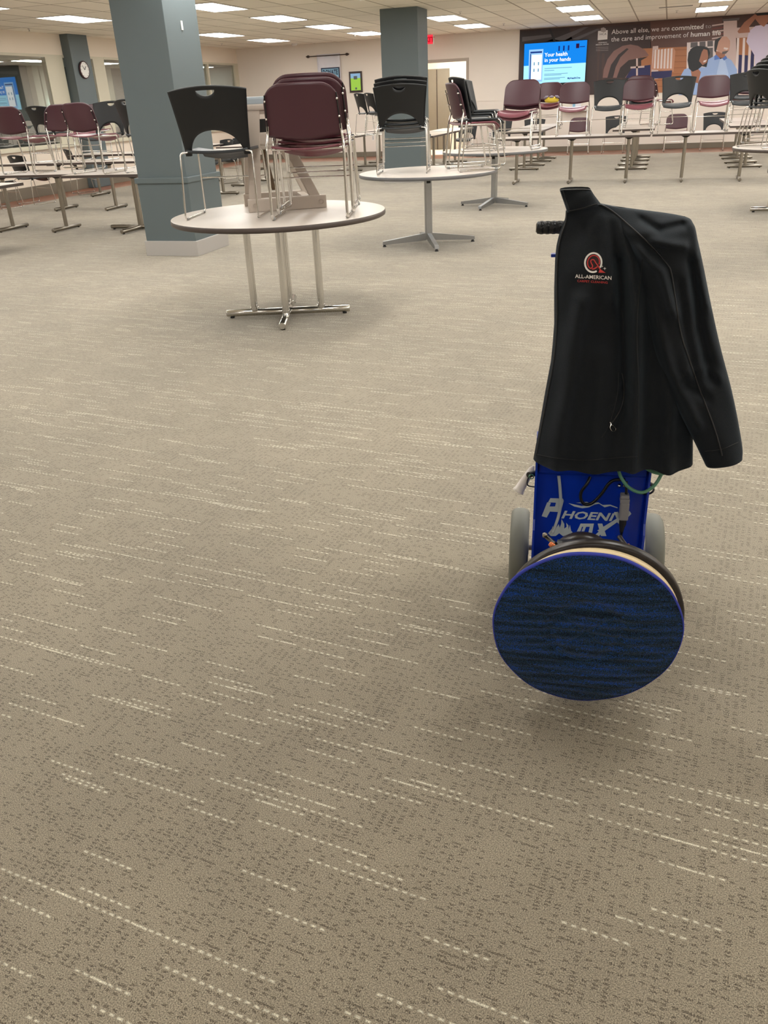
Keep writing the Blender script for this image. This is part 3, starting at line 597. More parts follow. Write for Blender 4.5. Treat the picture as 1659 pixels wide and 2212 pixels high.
# ------------------------------------------------------------------ tables
def top_round(r, edge):
    m = MB(); m.lathe([(0.0, 0.735), (r-0.006, 0.735), (r-0.003, 0.734)], 'laminate', 72, smooth=False); m.lathe([(r-0.003, 0.734), (r, 0.73), (r+0.001, 0.715), (r, 0.704), (r-0.006, 0.70)], edge, 72); m.lathe([(r-0.006, 0.70), (0.0, 0.70)], 'edgegrey', 72, smooth=False); return m
def tubular_table(loc, rz, label, square=None, group=None):
    t = thing('square_table' if square else 'round_table', label, 'table', loc, rz, group)
    if square:
        m = MB(); s = square/2; m.box((-s+0.004, -s+0.004, 0.70), (s-0.004, s-0.004, 0.735), 'laminate'); 
        for k in range(4): m.box((-s, s-0.004, 0.702), (s, s+0.002, 0.733), 'edge', 0.002, Matrix.Rotation(k*pi/2, 4, 'Z'))
        m.build('tabletop', t)
    else: top_round(0.762, 'edge').build('tabletop', t)
    L_ = 0.465
    m = MB(); 
    for k in range(2):
        c, s = (1, 0) if k == 0 else (0, 1); q = 0.036
        m.tube([(-L_*c, -L_*s, q), (-(L_-0.004)*c, -(L_-0.004)*s, q), ((L_-0.004)*c, (L_-0.004)*s, q), (L_*c, L_*s, q)], [0.022, 0.026, 0.026, 0.022], 'steel' if square else 'chrome', 20)
    m.build('base', t)
    if square:
        m = MB(); m.tube([(0, 0, 0.03), (0, 0, 0.66)], 0.038, 'steel', 20); m.build('post', t)
        m = MB(); m.lathe([(0.04, 0.64), (0.08, 0.66), (0.2, 0.69), (0.24, 0.70), (0, 0.70)], 'black', 24); m.build('mount', t)
    else:
        for k in range(4):
            a = k*pi/2; d_ = 0.25 if k % 2 == 0 else 0.15; m = MB(); m.tube([(math.cos(a)*d_, math.sin(a)*d_, 0.055), (math.cos(a)*d_, math.sin(a)*d_, 0.70)], 0.026, 'chrome', 20); m.tube([(math.cos(a)*d_, math.sin(a)*d_, 0.05), (math.cos(a)*d_, math.sin(a)*d_, 0.075)], 0.03, 'chrome', 20); m.build('leg', t)
    for k in range(4):
        a = k*pi/2; m = MB(); m.lathe([(0.012, 0.015), (0.016, 0.008), (0.016, 0.0), (0, 0)], 'darkrub', 10, Matrix.Translation((math.cos(a)*(L_-0.04), math.sin(a)*(L_-0.04), 0))); m.build('glide', t)
    return t
T1C = Vector((-2.58, 5.66, 0))
tubular_table(T1C, math.radians(18), 'nearest round table, grey top on four chrome tube legs with a cross base')
def star_table(loc, rz, label):
    t = thing('round_table', label, 'table', loc, rz); top_round(0.72, 'edgegrey').build('tabletop', t)
    m = MB(); m.lathe([(0.042, 0.06), (0.042, 0.66)], 'alu', 8, Matrix.Rotation(pi/8, 4, 'Z'), smooth=False)
    m.box((-0.03, -0.044, 0.06), (0.03, 0.044, 0.66), 'alu', 0.003); m.build('post', t)
    m = MB(); m.box((-0.02, -0.048, 0.62), (0.02, 0.048, 0.65), 'darkrub', 0.003); m.box((-0.2, -0.2, 0.66), (0.2, 0.2, 0.70), 'darkrub', 0.004); m.build('mount', t)
    for k in range(4):
        m = MB(); Z_ = Matrix.Rotation(k*pi/2, 4, 'Z')
        prof = [(0.03, 0.045), (0.03, 0.12), (0.46, 0.062), (0.50, 0.058), (0.505, 0.025), (0.47, 0.022)]
        pts = [Z_ @ Vector((x, -0.022, z)) for x, z in prof]; m.prism(pts, Z_.to_3x3() @ Vector((0, 0.044, 0)), 'alu'); m.build('base_arm', t)
        m = MB(); m.lathe([(0.014, 0.025), (0.014, 0.01), (0.02, 0.006), (0.02, 0), (0, 0)], 'darkrub', 12, Z_ @ Matrix.Translation((0.485, 0, 0))); m.build('glide', t)
    return t
T2C = Vector((-2.33, 8.93, 0)); T3C = Vector((-2.22, 12.2, 0))
star_table(T2C, math.radians(24), 'round table on a four-arm aluminium base, holding black chairs by the middle column')
star_table(T3C, math.radians(-12), 'smaller-looking round table on a four-arm aluminium base, behind and right of the black chair stack')
def top_rect(sx, sy):
    m = MB(); m.box((-sx/2+0.003, -sy/2+0.003, 0.702), (sx/2-0.003, sy/2-0.003, 0.735), 'laminate')
    for s in (-1, 1):
        a, b = sorted((s*(sx/2-0.003), s*sx/2)); m.box((a, -sy/2, 0.703), (b, sy/2, 0.733), 'edge'); a, b = sorted((s*(sy/2-0.003), s*sy/2)); m.box((-sx/2, a, 0.703), (sx/2, b, 0.733), 'edge')
    return m
def leg_T(t, x):
    m = MB(); m.tube([(x, 0, 0.05), (x, 0, 0.69)], 0.027, 'steel', 16); lg = m.build('leg', t)
    m = MB(); m.tube([(x, -0.30, 0.032), (x, -0.296, 0.032), (x, 0.296, 0.032), (x, 0.30, 0.032)], [0.019, 0.024, 0.024, 0.019], 'steel', 16)
    for s in (-1, 1): m.lathe([(0.012, 0.012), (0.014, 0.0), (0, 0)], 'darkrub', 8, Matrix.Translation((x, s*0.26, 0)))
    m.build('foot', lg); m = MB(); m.box((x-0.05, -0.22, 0.685), (x+0.05, 0.22, 0.702), 'darkrub', 0.004); m.lathe([(0.03, 0.66), (0.08, 0.69), (0, 0.69)], 'darkrub', 12, Matrix.Translation((x, 0, 0))); m.build('bracket', lg)
def rect_table(cx, cy, L_, rz, legs, label, group=None, W_=0.74):
    t = thing('folding_table', label, 'table', (cx, cy, 0), rz, group); top_rect(L_, W_).build('tabletop', t)
    for x in legs: leg_T(t, x)
    return t
rect_table(-1.49, 15.42, 2.54, 0, (-0.93, 0.0, 0.93), 'long grey-topped table with T-shaped steel legs, left half of the row before the mural')
rect_table(1.08, 15.42, 2.54, 0, (-0.75, 0.14, 1.0), 'long grey-topped table with T-shaped steel legs, right half of the row before the mural')
for x, ys, lb in ((-2.68, (18.5, 20.5), 'behind the front row, under the yellow bag chair'), (-0.56, (18.1, 20.1), 'behind the middle of the front row'), (1.47, (18.1, 20.1), 'behind the right end of the front row'), (-4.7, (20.0, 18.0), 'just right of the middle column by the doorway'), (-6.68, (19.2, 21.3), 'left of the middle column, near the framed screen')):
    rect_table(x, ys[0], 1.9, pi/2, (-0.45, 0.55) if x > -4 else (-0.5, 0.6), 'table standing lengthwise %s, nearer one' % lb if ys[0] < ys[1] else 'table standing lengthwise %s, farther one' % lb)
    rect_table(x, ys[1], 1.9, pi/2, (-0.35, 0.55), 'table standing lengthwise %s, farther one' % lb if ys[0] < ys[1] else 'table standing lengthwise %s, nearer one' % lb)
rect_table(-7.78, 16.2, 1.83, pi/2, (-0.6, 0.4), 'steel-legged table partly hidden between the column and the maroon chair stack, farther')
rect_table(-7.5, 13.8, 1.83, pi/2, (-0.55, 0.35), 'steel-legged table partly hidden between the column and the maroon chair stack, nearer')
rect_table(-8.7, 19.8, 1.83, 0, (-0.6, 0.3), 'small table near the back corner seen between the two chairs on the round table')
tubular_table((-6.58, 9.98, 0), 0, 'square table on a steel cross base touching the big column at its left', 1.26)
tubular_table((-7.66, 7.95, 0), 0, 'square table cut off by the left picture edge, its corner nearest the camera', 1.12)
rect_table(-8.35, 9.93, 2.2, 0, (-0.27, 0.62), 'long table on T-shaped legs holding the maroon chair at the left edge')
rect_table(-8.95, 12.2, 2.6, 0, (-0.47, 0.5), 'long table in the second row back by the left windows')
rect_table(-9.7, 14.3, 1.6, 0, (-0.5, 0.5), 'table in the third row back below the clock column')
rect_table(-9.6, 16.6, 1.8, 0, (-0.6, 0.6), 'farthest table of the left group, below the windows right of the clock')
T4C = Vector((1.55, 11.45, 0))
tubular_table(T4C, math.radians(4), 'round table at the right edge holding the leaning stack of black chairs')
tubular_table((1.66, 8.4, 0), math.radians(40), 'round table mostly outside the right edge, only its rim showing')
# ------------------------------------------------------------------ chairs (front faces local +y, origin on the ground)
def back_sheet(mb, m, hwf, botf, h1f, h2f, topf, yf, th, nx=28, na=10, nb=3, extra=()):
    xis = sorted(set([round(-1+2*i/nx, 4) for i in range(nx+1)]+list(extra)))
    bm = bmesh.new()
    def P(xi, z): return Vector((xi*hwf(z), yf(xi*hwf(z), z), z))
    for (lo, hi, n) in ((botf, h1f, na), (h2f, topf, nb)):
        V = [[bm.verts.new(P(xi, lo(xi)+(hi(xi)-lo(xi))*k/n)) for k in range(n+1)] for xi in xis]
        for i in range(len(xis)-1):
            for k in range(n): bm.faces.new([V[i][k], V[i+1][k], V[i+1][k+1], V[i][k+1]])
    bmesh.ops.remove_doubles(bm, verts=bm.verts, dist=3e-4); bmesh.ops.dissolve_degenerate(bm, edges=bm.edges, dist=1e-5)
    bmesh.ops.recalc_face_normals(bm, faces=bm.faces); bmesh.ops.solidify(bm, geom=bm.faces[:], thickness=th); mb.bm(bm, m, None, True)
def seat_sheet(mb, m, hw, y0, y1, z, dip, th=0.013, drop=0.05):
    rows = []
    for i in range(15):
        t = i/14; y = y0+(y1-y0)*t; r = []
        for j in range(17):
            s = -1+2*j/16; x = s*hw*(1-0.10*max(0, (t-0.6)/0.4)**2*1.0 - 0.06*(1-t))
            zz = z - dip*(1-s*s)*(0.5+0.5*min(1, t*1.6)) - drop*max(0, (t-0.78)/0.22)**2
            yy = y - 0.03*max(0, t-0.75)*s*s*4*0.5
            r.append(Vector((x, yy, zz)))
        rows.append(r)
    shell(rows, th, m, mb)
def make_black():
    t = thing('stacking_chair', '', 'chair')
    m = MB(); top = lambda xi: 0.792+0.024*(1-xi*xi)
    HW = 0.24; kk = 0.035
    back_sheet(m, 'black', lambda z: 0.225+0.042*max(0, (z-0.42)/0.4)**1.3, lambda xi: 0.402 if abs(xi) >= 0.82 else 0.402+0.155*math.sqrt(max(0, 1-(xi/0.82)**2)),
               lambda xi: top(xi)-0.024-(0.036*math.sqrt(max(0, 1-(xi/HW)**2)) if abs(xi) < HW else 0), lambda xi: top(xi)-0.024, top,
               lambda x, z: -0.175-0.105*max(0, (z-0.42)/0.38)**1.1+0.75*x*x, 0.016, extra=(-0.82, 0.82, -HW, HW, -0.79, 0.79, -0.235, 0.235))
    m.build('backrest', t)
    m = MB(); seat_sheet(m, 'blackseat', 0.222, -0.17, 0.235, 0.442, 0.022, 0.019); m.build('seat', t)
    for s in (-1, 1):
        m = MB(); m.tube(cpath([(s*0.19, -0.16, 0.428), (s*0.248, -0.185, 0.425), (s*0.256, -0.235, 0.008), (s*0.252, 0.225, 0.008), (s*0.232, 0.165, 0.425), (s*0.18, 0.12, 0.424)], 0.03), 0.0062, 'chrome', 8)
        lg = m.build('leg', t)
        for y in (-0.2, 0.19): m = MB(); m.tube([(s*0.252, y-0.014, 0.0075), (s*0.252, y+0.014, 0.0075)], 0.0082, 'glide', 8); m.build('glide', lg)
    m = MB(); m.tube([(-0.245, 0.198, 0.24), (0.245, 0.198, 0.24)], 0.005, 'chrome', 6); m.build('crossbar', t); m = MB(); m.tube([(-0.2, -0.15, 0.427), (0.2, -0.15, 0.427)], 0.005, 'chrome', 6); m.build('crossbar', t)
    return t
def make_maroon():
    t = thing('side_chair', '', 'chair')
    def top(xi):
        a = max(0, (abs(xi)-0.55)/0.45); return 0.797+0.008*(1-xi*xi)-0.10*(1-math.sqrt(max(0, 1-a*a)))
    m = MB(); yf = lambda x, z: -0.18-0.09*max(0, (z-0.45)/0.38)**1.1+0.7*x*x
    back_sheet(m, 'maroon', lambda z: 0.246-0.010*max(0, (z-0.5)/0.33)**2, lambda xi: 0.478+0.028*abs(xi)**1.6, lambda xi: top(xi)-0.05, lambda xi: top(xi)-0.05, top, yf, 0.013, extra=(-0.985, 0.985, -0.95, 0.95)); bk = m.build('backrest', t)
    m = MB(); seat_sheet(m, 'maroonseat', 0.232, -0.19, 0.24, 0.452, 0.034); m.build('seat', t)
    for s in (-1, 1):
        yb = lambda z: yf(0.24, z)-0.010
        m = MB(); m.tube(cpath([(s*0.234, yf(0.234, 0.57)-0.004, 0.57), (s*0.237, yf(0.237, 0.53)-0.004, 0.53), (s*0.250, -0.185, 0.45), (s*0.252, -0.225, 0.011), (s*0.246, 0.225, 0.011), (s*0.236, 0.15, 0.425), (s*0.232, -0.12, 0.43), (s*0.1, -0.15, 0.43)], 0.03), 0.0095, 'chrome', 8)
        lg = m.build('leg', t)
        for y in (-0.19, 0.18): m = MB(); m.tube([(s*0.249, y-0.014, 0.0105), (s*0.249, y+0.014, 0.0105)], 0.0112, 'glide', 8); m.build('glide', lg)
        m = MB()
        m.tube([(s*0.226, yf(0.226, 0.745)-0.012, 0.745), (s*0.232, yf(0.232, 0.63)-0.012, 0.63), (s*0.236, yf(0.236, 0.54)-0.011, 0.54)], 0.0045, 'jtrim', 8)
        for z in (0.71, 0.61): m.lathe([(0.006, -0.012), (0.008, 0), (0.006, 0.010), (0, 0.011)], 'chrome', 10, Matrix.Translation((s*(0.228 if z > 0.65 else 0.233), yf(0.23, z)-0.013, z)) @ Matrix.Rotation(pi/2, 4, 'X'))
        m.build('side_clip', t)
    m = MB(); m.tube([(-0.24, 0.19, 0.23), (0.24, 0.19, 0.23)], 0.006, 'chrome', 6); m.build('crossbar', t)
    return t
BK, MR = make_black(), make_maroon(); first = {'B': True, 'M': True}
for c in (BK, MR): KC[c] = kids(c)
def chair(kind, x, y, z, deg, label, group=None):
    p = BK if kind == 'B' else MR
    o = p if first[kind] else copy_tree(p); first[kind] = False
    o.location = (x, y, z); o.rotation_euler = (0, 0, math.radians(deg)); relabel(o, label, group); return o
TZ = 0.7355
def cpx(kind, px, y, z, deg, label):
    """chair whose back is centred at image column px, standing at depth y"""
    a = math.radians(deg); bo = Vector((math.sin(a)*0.23, -math.cos(a)*0.23, 0.63)); x = AY(px, 230, y).x
    for _ in range(6):
        e = px-PX(Vector((x, y, z))+bo)[0]; x += e*((Vector((x, y, z))+bo-CAM).dot(F))/FPX
    return chair(kind, x, y, z, deg, label)
def stack(kinds, x, y, z, deg, labels, dz=0.036, dy=0.045):
    a = math.radians(deg)
    for i, k in enumerate(kinds): chair(k, x-math.sin(a)*dy*i, y+math.cos(a)*dy*i, z+dz*i, deg, labels[i])
# round table nearest the camera
chair('B', -2.90, 5.54, TZ, 12, 'single black plastic chair with grip hole standing on the nearest round table')
for i, (dx, dy, dz, lb) in enumerate(((0, 0, 0, 'front bottom maroon chair of the stack of three on the nearest round table'), (0.01, 0.085, 0.027, 'middle maroon chair of the stack of three on the nearest round table'), (-0.015, 0.17, 0.054, 'top rear maroon chair of the stack of three on the nearest round table'))):
    chair('M', -2.24+dx, 5.5+dy, TZ+dz, 13, lb)
# second round table
stack('BBB', T2C.x-0.22, T2C.y-0.12, TZ, 10, ['nearest lowest black chair of the stack of three before the middle column', 'middle black chair of the stack of three before the middle column', 'farthest topmost black chair of the stack of three before the middle column'], 0.035, 0.07)
P = AY(984, 215, 8.95); stack('MB', P.x+0.16, 9.03, TZ, -62, ['maroon chair turned right beside the stack of three black chairs', 'black chair nested in the turned maroon chair by the middle column'], 0.04, 0.05)
# third round table
stack('BBB', T3C.x-0.20, T3C.y-0.05, TZ, -86, ['black chair seen in profile on the third round table, lowest of three', 'black chair seen in profile on the third round table, middle of three', 'black chair seen in profile on the third round table, top of three'], 0.03, 0.03)
stack('MM', T3C.x+0.33, T3C.y-0.1, TZ, 172, ['lower maroon chair of the pair facing the camera on the third round table', 'dark maroon chair with shining seat edge, upper of the pair on the third round table'], 0.035, 0.05)
# long row before the mural
for k, px, deg, lb in (('M', 1242, 182, 'maroon chair left of the black one in the front row, below the television'), ('B', 1316, 183, 'black chair in the front row just right of the television'), ('M', 1379, 186, 'maroon chair in the front row below the mural crescent'),
                       ('B', 1465, 180, 'black chair in the front row below the mural porch chair'), ('M', 1541, 183, 'maroon chair in the front row below the seated mural couple'), ('B', 1612, 180, 'black chair in the front row at its right end')):
    cpx(k, px, 15.36, TZ, deg, lb)
# lengthwise tables behind
P = AY(1186, 215, 18.3); stack('MM', P.x, 18.3, TZ, 182, ['lower maroon chair of the stack behind the dark maroon pair', 'brighter maroon chair with a yellow bag on its seat, behind the dark maroon pair'])
P = AY(1388, 215, 18.0); stack('BBM', P.x-0.05, 17.9, TZ, 190, ['lowest black chair of the stack hidden behind the front row maroon chair', 'second black chair of the stack hidden behind the front row maroon chair', 'maroon chair on top of the stack hidden behind the front row'])
P = AY(1422, 190, 18.6); chair('M', P.x+0.02, 18.75, TZ, -60, 'maroon chair seen edge-on between two chairs of the front row')
P = AY(1612, 215, 18.3); stack('MB', P.x, 18.3, TZ, 165, ['maroon chair with its seat showing through the arch of a black chair', 'black chair on the lengthwise table behind the right end of the front row'])
for i, (px, yy, deg, lb) in enumerate(((775, 18.4, -48, 'first from the left'), (796, 18.9, -50, 'second from the left'), (813, 19.5, -75, 'third, turned sideways'), (833, 20.2, 160, 'last, half hidden'))):
    cpx('B', px, yy, TZ, deg, 'distant black chair on the table by the framed screen, %s' % lb)
# chairs on the floor along the back wall
for k, px, deg, lb in (('B', 1011, 175, 'right of the doorway'), ('B', 1084, 185, 'behind the third round table'), ('B', 1155, 180, 'behind a table under the television'), ('M', 1252, 184, 'under the wall shelf'),
                       ('B', 1331, 176, 'half hidden by a table corner'), ('M', 1462, 182, 'below the black front row chair'), ('B', 1543, 180, 'below the right maroon front row chair')):
    cpx(k, px, 22.5, 0, deg, '%s chair on the floor at the back wall, %s' % ('black' if k == 'B' else 'maroon', lb))
# left group
cpx('M', 14, 9.85, TZ, -3, 'maroon chair at the far left picture edge')
cpx('M', 167, 9.66, TZ, -7, 'maroon chair with its back to the camera on the square table, left of big column')
cpx('M', 134, 10.35, TZ, 78, 'maroon chair turned left, behind the nearest maroon chair of the left group')
cpx('B', 241, 10.25, TZ, 176, 'black chair facing the camera on the square table, left of the glossy one')
cpx('B', 279, 9.6, TZ, -20, 'glossy black chair on the square table, cut off by the big column')
cpx('B', 82, 12.1, TZ, -14, 'black chair with grip hole on the second row table, near the left windows')
cpx('M', 213, 12.25, TZ, 180, 'pink-seated maroon chair facing the camera, far side of the left group')
for x, y, deg, lb in ((-10.72, 13.1, -18, 'black chair on the floor below the windows at the left picture edge, front one'), (-10.9, 12.45, -15, 'black chair on the floor below the windows at the left picture edge, rear one'), (-10.8, 14.7, -40, 'black chair on the floor below the clock column, behind the tables')):
    chair('B', x, y, 0, deg, lb)
for px, yy, deg, lb in ((470, 16.4, 150, 'near one'), (505, 17.2, 160, 'far one')):
    P = AY(px, 300, yy); chair('B', P.x, yy, 0, deg, 'black chair on the floor seen through the arch of the single black chair, %s' % lb)
P = AY(480, 265, 19.8); 
# leaning stack at the right edge
stack('BBBBBB', T4C.x-0.40, T4C.y-0.10, TZ, -62, ['black chair of the leaning stack at the right edge, %s' % q for q in ('lowest and nearest', 'second from the bottom', 'third from the bottom', 'third from the top', 'second from the top', 'topmost')], 0.038, 0.055)
# yellow bag on the seat
P = AY(1190, 226, 18.0); t = thing('bag', 'small yellow and mauve cloth bundle on a maroon chair seat under the television', 'bag', (P.x, 18.1, TZ+0.036+0.44))
m = MB(); m.lathe([(0, 0), (0.09, 0.01), (0.11, 0.05), (0.08, 0.10), (0.0, 0.12)], 'ydull', 14, Matrix.Diagonal((1.3, 0.7, 1, 1))); m.build('cloth', t)
m = MB()
for s in (-1, 0, 1): m.lathe([(0, 0), (0.045, 0.01), (0.05, 0.03), (0, 0.05)], 'greyfab', 12, Matrix.Translation((s*0.1, -0.03, 0.085)) @ Matrix.Rotation(s*0.4, 4, 'Y'))
m.build('knot', t)

# ------------------------------------------------------------------ beige high chair on the nearest round table
ax = Vector((-0.45, -0.26)).normalized(); hz = math.atan2(ax.y, ax.x)-pi/2
hc = thing('high_chair', 'beige plastic high chair with grey tray on the nearest round table', 'high chair', (-2.70, 6.0, TZ), hz)
def plank(a, b, w_, d_, m):
    a, b = Vector(a), Vector(b); z = (b-a).normalized(); x = Vector((1, 0, 0)); y = z.cross(x).normalized(); mt = Matrix((x, y, z)).transposed().to_4x4(); mt.translation = a
    q = MB(); q.box((-w_/2, -d_/2, 0), (w_/2, d_/2, (b-a).length), m, 0.006, mt); return q
for s in (-1, 1):
    plank((s*0.22, 0.22, 0.04), (s*0.20, 0.16, 0.70), 0.045, 0.085, 'beige').build('leg', hc)
    plank((s*0.22, -0.25, 0.02), (s*0.19, -0.02, 0.50), 0.045, 0.07, 'beige').build('leg', hc)
    q = MB(); q.box((s*0.22-0.03, -0.30, 0.0), (s*0.22+0.03, 0.27, 0.09), 'beige', 0.01)
    for yy in (-0.26, 0.22): q.lathe([(0.016, -0.036), (0.016, 0.036), (0, 0.037)], 'beige', 14, Matrix.Translation((s*0.22, yy, 0.045)) @ Matrix.Rotation(pi/2, 4, 'Y'))
    q.build('base_rail', hc)
q = MB(); q.box((-0.2, -0.2, 0.02), (0.2, -0.14, 0.08), 'beige', 0.01); q.build('cross_rail', hc)
q = MB(); q.box((-0.21, -0.12, 0.41), (0.21, 0.2, 0.49), 'beige', 0.012); q.build('seat', hc)
q = MB()
for s in (-1, 1):
    xa, xb = sorted((s*0.17, s*0.215)); q.box((xa, -0.16, 0.44), (xb, 0.2, 0.52), 'beige', 0.01); q.box((xa, -0.16, 0.635), (xb, 0.2, 0.70), 'beige', 0.01)
    q.lathe([(0.012, -0.024), (0.012, 0.024), (0, 0.025)], 'beige', 12, Matrix.Translation((s*0.193, 0.03, 0.48)) @ Matrix.Rotation(pi/2, 4, 'Y'))
q.box((-0.17, -0.16, 0.44), (0.17, -0.15, 0.5), 'beige'); q.build('arm_panel', hc)
q = MB(); q.box((-0.19, -0.20, 0.46), (0.19, -0.15, 0.76), 'darkrub', 0.01); q.box((-0.165, -0.14, 0.49), (0.165, 0.17, 0.60), 'darkrub', 0.01); q.build('backrest', hc)  # dark backrest, plus a dark block filling the space above the seat
q = MB(); q.box((-0.23, -0.10, 0.66), (0.23, 0.27, 0.70), 'beige', 0.012); q.box((-0.225, -0.10, 0.69), (0.225, 0.26, 0.745), 'tray', 0.015)
q.lathe([(0.03, 0.7455), (0, 0.747)], 'red', 14, Matrix.Translation((0.1, 0.0, 0)));  q.lathe([(0.022, 0.0), (0, 0.001)], 'red', 14, Matrix.Translation((0.2255, 0.05, 0.725)) @ Matrix.Rotation(pi/2, 4, 'Y')); q.build('tray', hc)
q = MB(); pts = cat([(0.225, 0.06, 0.43), (0.235, 0.07, 0.34), (0.24, 0.05, 0.22), (0.245, 0.03, 0.1)], 5); rows = [[p+Vector((0, -0.016, 0)), p+Vector((0, 0.016, 0))] for p in pts]; shell(rows, 0.003, 'strap', q); q.build('strap', hc)
# ------------------------------------------------------------------ carpet cleaning machine
MO = Vector((-0.118, 2.33, 0)); MA = math.radians(7); MRm = Matrix.Rotation(-MA, 3, 'Z')
def ML(px, py, c, k=0.0):
    """point of the machine (its own axes) on the plane y = c + k*z"""
    d = MRm @ ray(px, py); p0 = MRm @ (CAM-MO); t = (c+k*p0.z-p0.y)/(d.y-k*d.z); return p0+d*t
mc = thing('carpet_cleaning_machine', 'blue carpet cleaning machine tipped back on grey wheels, round blue pad facing forward', 'carpet cleaner', MO, MA)
# chassis: tray with side flanges
m = MB(); c = -0.10
m.box((-0.155, c, 0.07), (0.155, c+0.005, 0.56), 'blue', 0.002)
for s in (-1, 1): 
    pts = [(s*0.155, c+0.01, 0.07), (s*0.155, c-0.055, 0.07), (s*0.155, c-0.055, 0.27), (s*0.155, c-0.04, 0.30), (s*0.155, c-0.04, 0.56), (s*0.155, c+0.01, 0.56)]
    m.prism(pts, (s*0.006, 0, 0), 'blue')
pts = [(-0.15, c, 0.43), (-0.15, c-0.022, 0.445), (-0.15, c-0.022, 0.56), (-0.15, c, 0.56)]; m.prism(pts, (0.30, 0, 0), 'blue')
m.box((-0.155, c-0.045, 0.55), (0.155, c+0.005, 0.56), 'blue', 0.002)
m.box((-0.155, c-0.30, 0.12), (0.155, c+0.005, 0.13), 'blue', 0.002)
m.box((-0.10, c+0.005, 0.10), (0.10, c+0.12, 0.16), 'blue', 0.006); m.build('chassis', mc)
# wheels
RXm = Matrix.Rotation(pi/2, 4, 'Y')
for sx in (-0.2, 0.204):
    tyre = [(0.088, -0.024), (0.112, -0.029), (0.121, -0.022), (0.125, -0.012), (0.1262, 0), (0.125, 0.012), (0.121, 0.022), (0.112, 0.029), (0.088, 0.024)]
    m = MB(); m.lathe(tyre+[tyre[0]], 'tyre', 56, Matrix.Translation((sx, 0, 0.126)) @ RXm); wh = m.build('wheel', mc)
    m = MB(); m.lathe([(0.0, -0.02), (0.025, -0.03), (0.03, -0.014), (0.088, -0.016), (0.088, 0.016), (0.03, 0.014), (0.025, 0.03), (0, 0.02)], 'hub', 32, Matrix.Translation((sx, 0, 0.126)) @ RXm); m.build('hub', wh)
m = MB(); m.tube([(-0.22, 0, 0.126), (0.224, 0, 0.126)], 0.01, 'steel', 12); m.build('axle', mc)
# head: motor, housing disc, pad driver, pad (axis along -y)
HT = Matrix.Translation((0, -0.60, 0.0)) @ Matrix.Rotation(math.radians(3.5), 4, 'X') @ Matrix.Translation((0, 0.60, 0.0))
def disc(prof, mm, n=96, cx=-0.022, cz=0.250, sx=1.0):
    q = MB(); q.lathe(prof, mm, n, HT @ Matrix.Translation((cx, 0, cz)) @ Matrix.Rotation(pi/2, 4, 'X')); return q     # z of the profile points to -y
disc([(0.0, 0.50), (0.185, 0.505), (0.212, 0.515), (0.219, 0.528), (0.219, 0.547), (0.215, 0.551), (0.20, 0.552), (0.0, 0.552)], 'housing', cx=-0.004, cz=0.249).build('housing', mc)
disc([(0.0, 0.553), (0.205, 0.553), (0.216, 0.556), (0.217, 0.578), (0.213, 0.58), (0.0, 0.58)], 'driver', cx=-0.012, cz=0.2435).build('pad_driver', mc)
m = MB(); RR = 0.2275; rows = []; NR = 30; NA = 160
def padpt(r, a):
    w_ = 1+0.006*math.sin(3*a+1)+0.003*math.sin(11*a); rr = r*w_
    dome = 0.010*(1-(r/RR)**6) ; dent = -0.006*math.exp(-((r-0.085)/0.012)**2) - 0.004*math.exp(-((r)/0.07)**2)
    x, z = rr*math.cos(a), rr*math.sin(a)
    for th_ in (0.7, 2.42, -0.12):
        dd = abs(-math.sin(th_)*x+math.cos(th_)*z); 
        if r < 0.1: dent -= 0.003*math.exp(-(dd/0.004)**2)*(1-r/0.1)
    return HT @ Vector((x-0.022, -(0.592+dome+dent+0.0012*math.sin(z*260+math.sin(x*20)*1.5)), z+0.236))
for i in range(NR+1):
    r = RR*i/NR; rows.append([padpt(r, 2*pi*j/NA) for j in range(NA+1)])
m.grid(rows, 'pad'); pad = m.build('cleaning_pad', mc, weld=True)
M['thread'] = mat('pale_thread', (40, 66, 86), 0.8)
for th_ in (0.7, 2.42, -0.12):
    m = MB(); m.tube([padpt(abs(r_), th_ if r_ >= 0 else th_+pi)+Vector((0, -0.0006, 0)) for r_ in [(-0.085+0.0085*k) for k in range(21)]], 0.0004, 'thread', 5); m.build('stitching', pad)
m = MB(); m.tube([padpt(0.088, 3.9+0.06*k)+Vector((0, -0.0006, 0)) for k in range(26)], 0.0006, 'thread', 5); m.build('stitching', pad)
m = MB(); q = []
for k in range(9):
    b_ = pi*k/8; q.append((RR-0.001+0.008*math.sin(b_), 0.592-0.006*(1-math.cos(b_))))
q = [(RR-0.001+0.004*math.sin(pi*k/8), 0.594-0.007*(1-math.cos(pi*k/8))) for k in range(9)]+[(0.0, 0.581)]
rows = []
for rr, zz in q: rows.append([HT @ Vector((rr*(1+0.006*math.sin(3*a+1)+0.003*math.sin(11*a))*math.cos(a)-0.022, -zz, rr*(1+0.006*math.sin(3*a+1)+0.003*math.sin(11*a))*math.sin(a)+0.236)) for a in [2*pi*j/NA for j in range(NA+1)]])
m.grid(rows, 'padedge'); m.build('binding', pad, weld=True)
m = MB(); m.box((-0.10, -0.50, 0.13), (0.072, -0.425, 0.397), 'motor', 0.014); m.lathe([(0, 0.375), (0.072, 0.378), (0.08, 0.385), (0.08, 0.425), (0.0, 0.425)], 'housing', 40, Matrix.Translation((-0.03, 0, 0.317)) @ Matrix.Rotation(pi/2, 4, 'X'))
m.build('motor', mc)
for s, (px, py) in ((-1, (1193, 1178)), (1, (1355, 1182))):
    m = MB(); P = ML(px, py, -0.49); m.lathe([(0.0, -0.009), (0.006, -0.008), (0.0075, 0), (0.006, 0.008), (0, 0.009)], 'orange', 10, Matrix.Translation(P) @ Matrix.Rotation(0.9*s, 4, 'Y')); m.build('spring', mc)
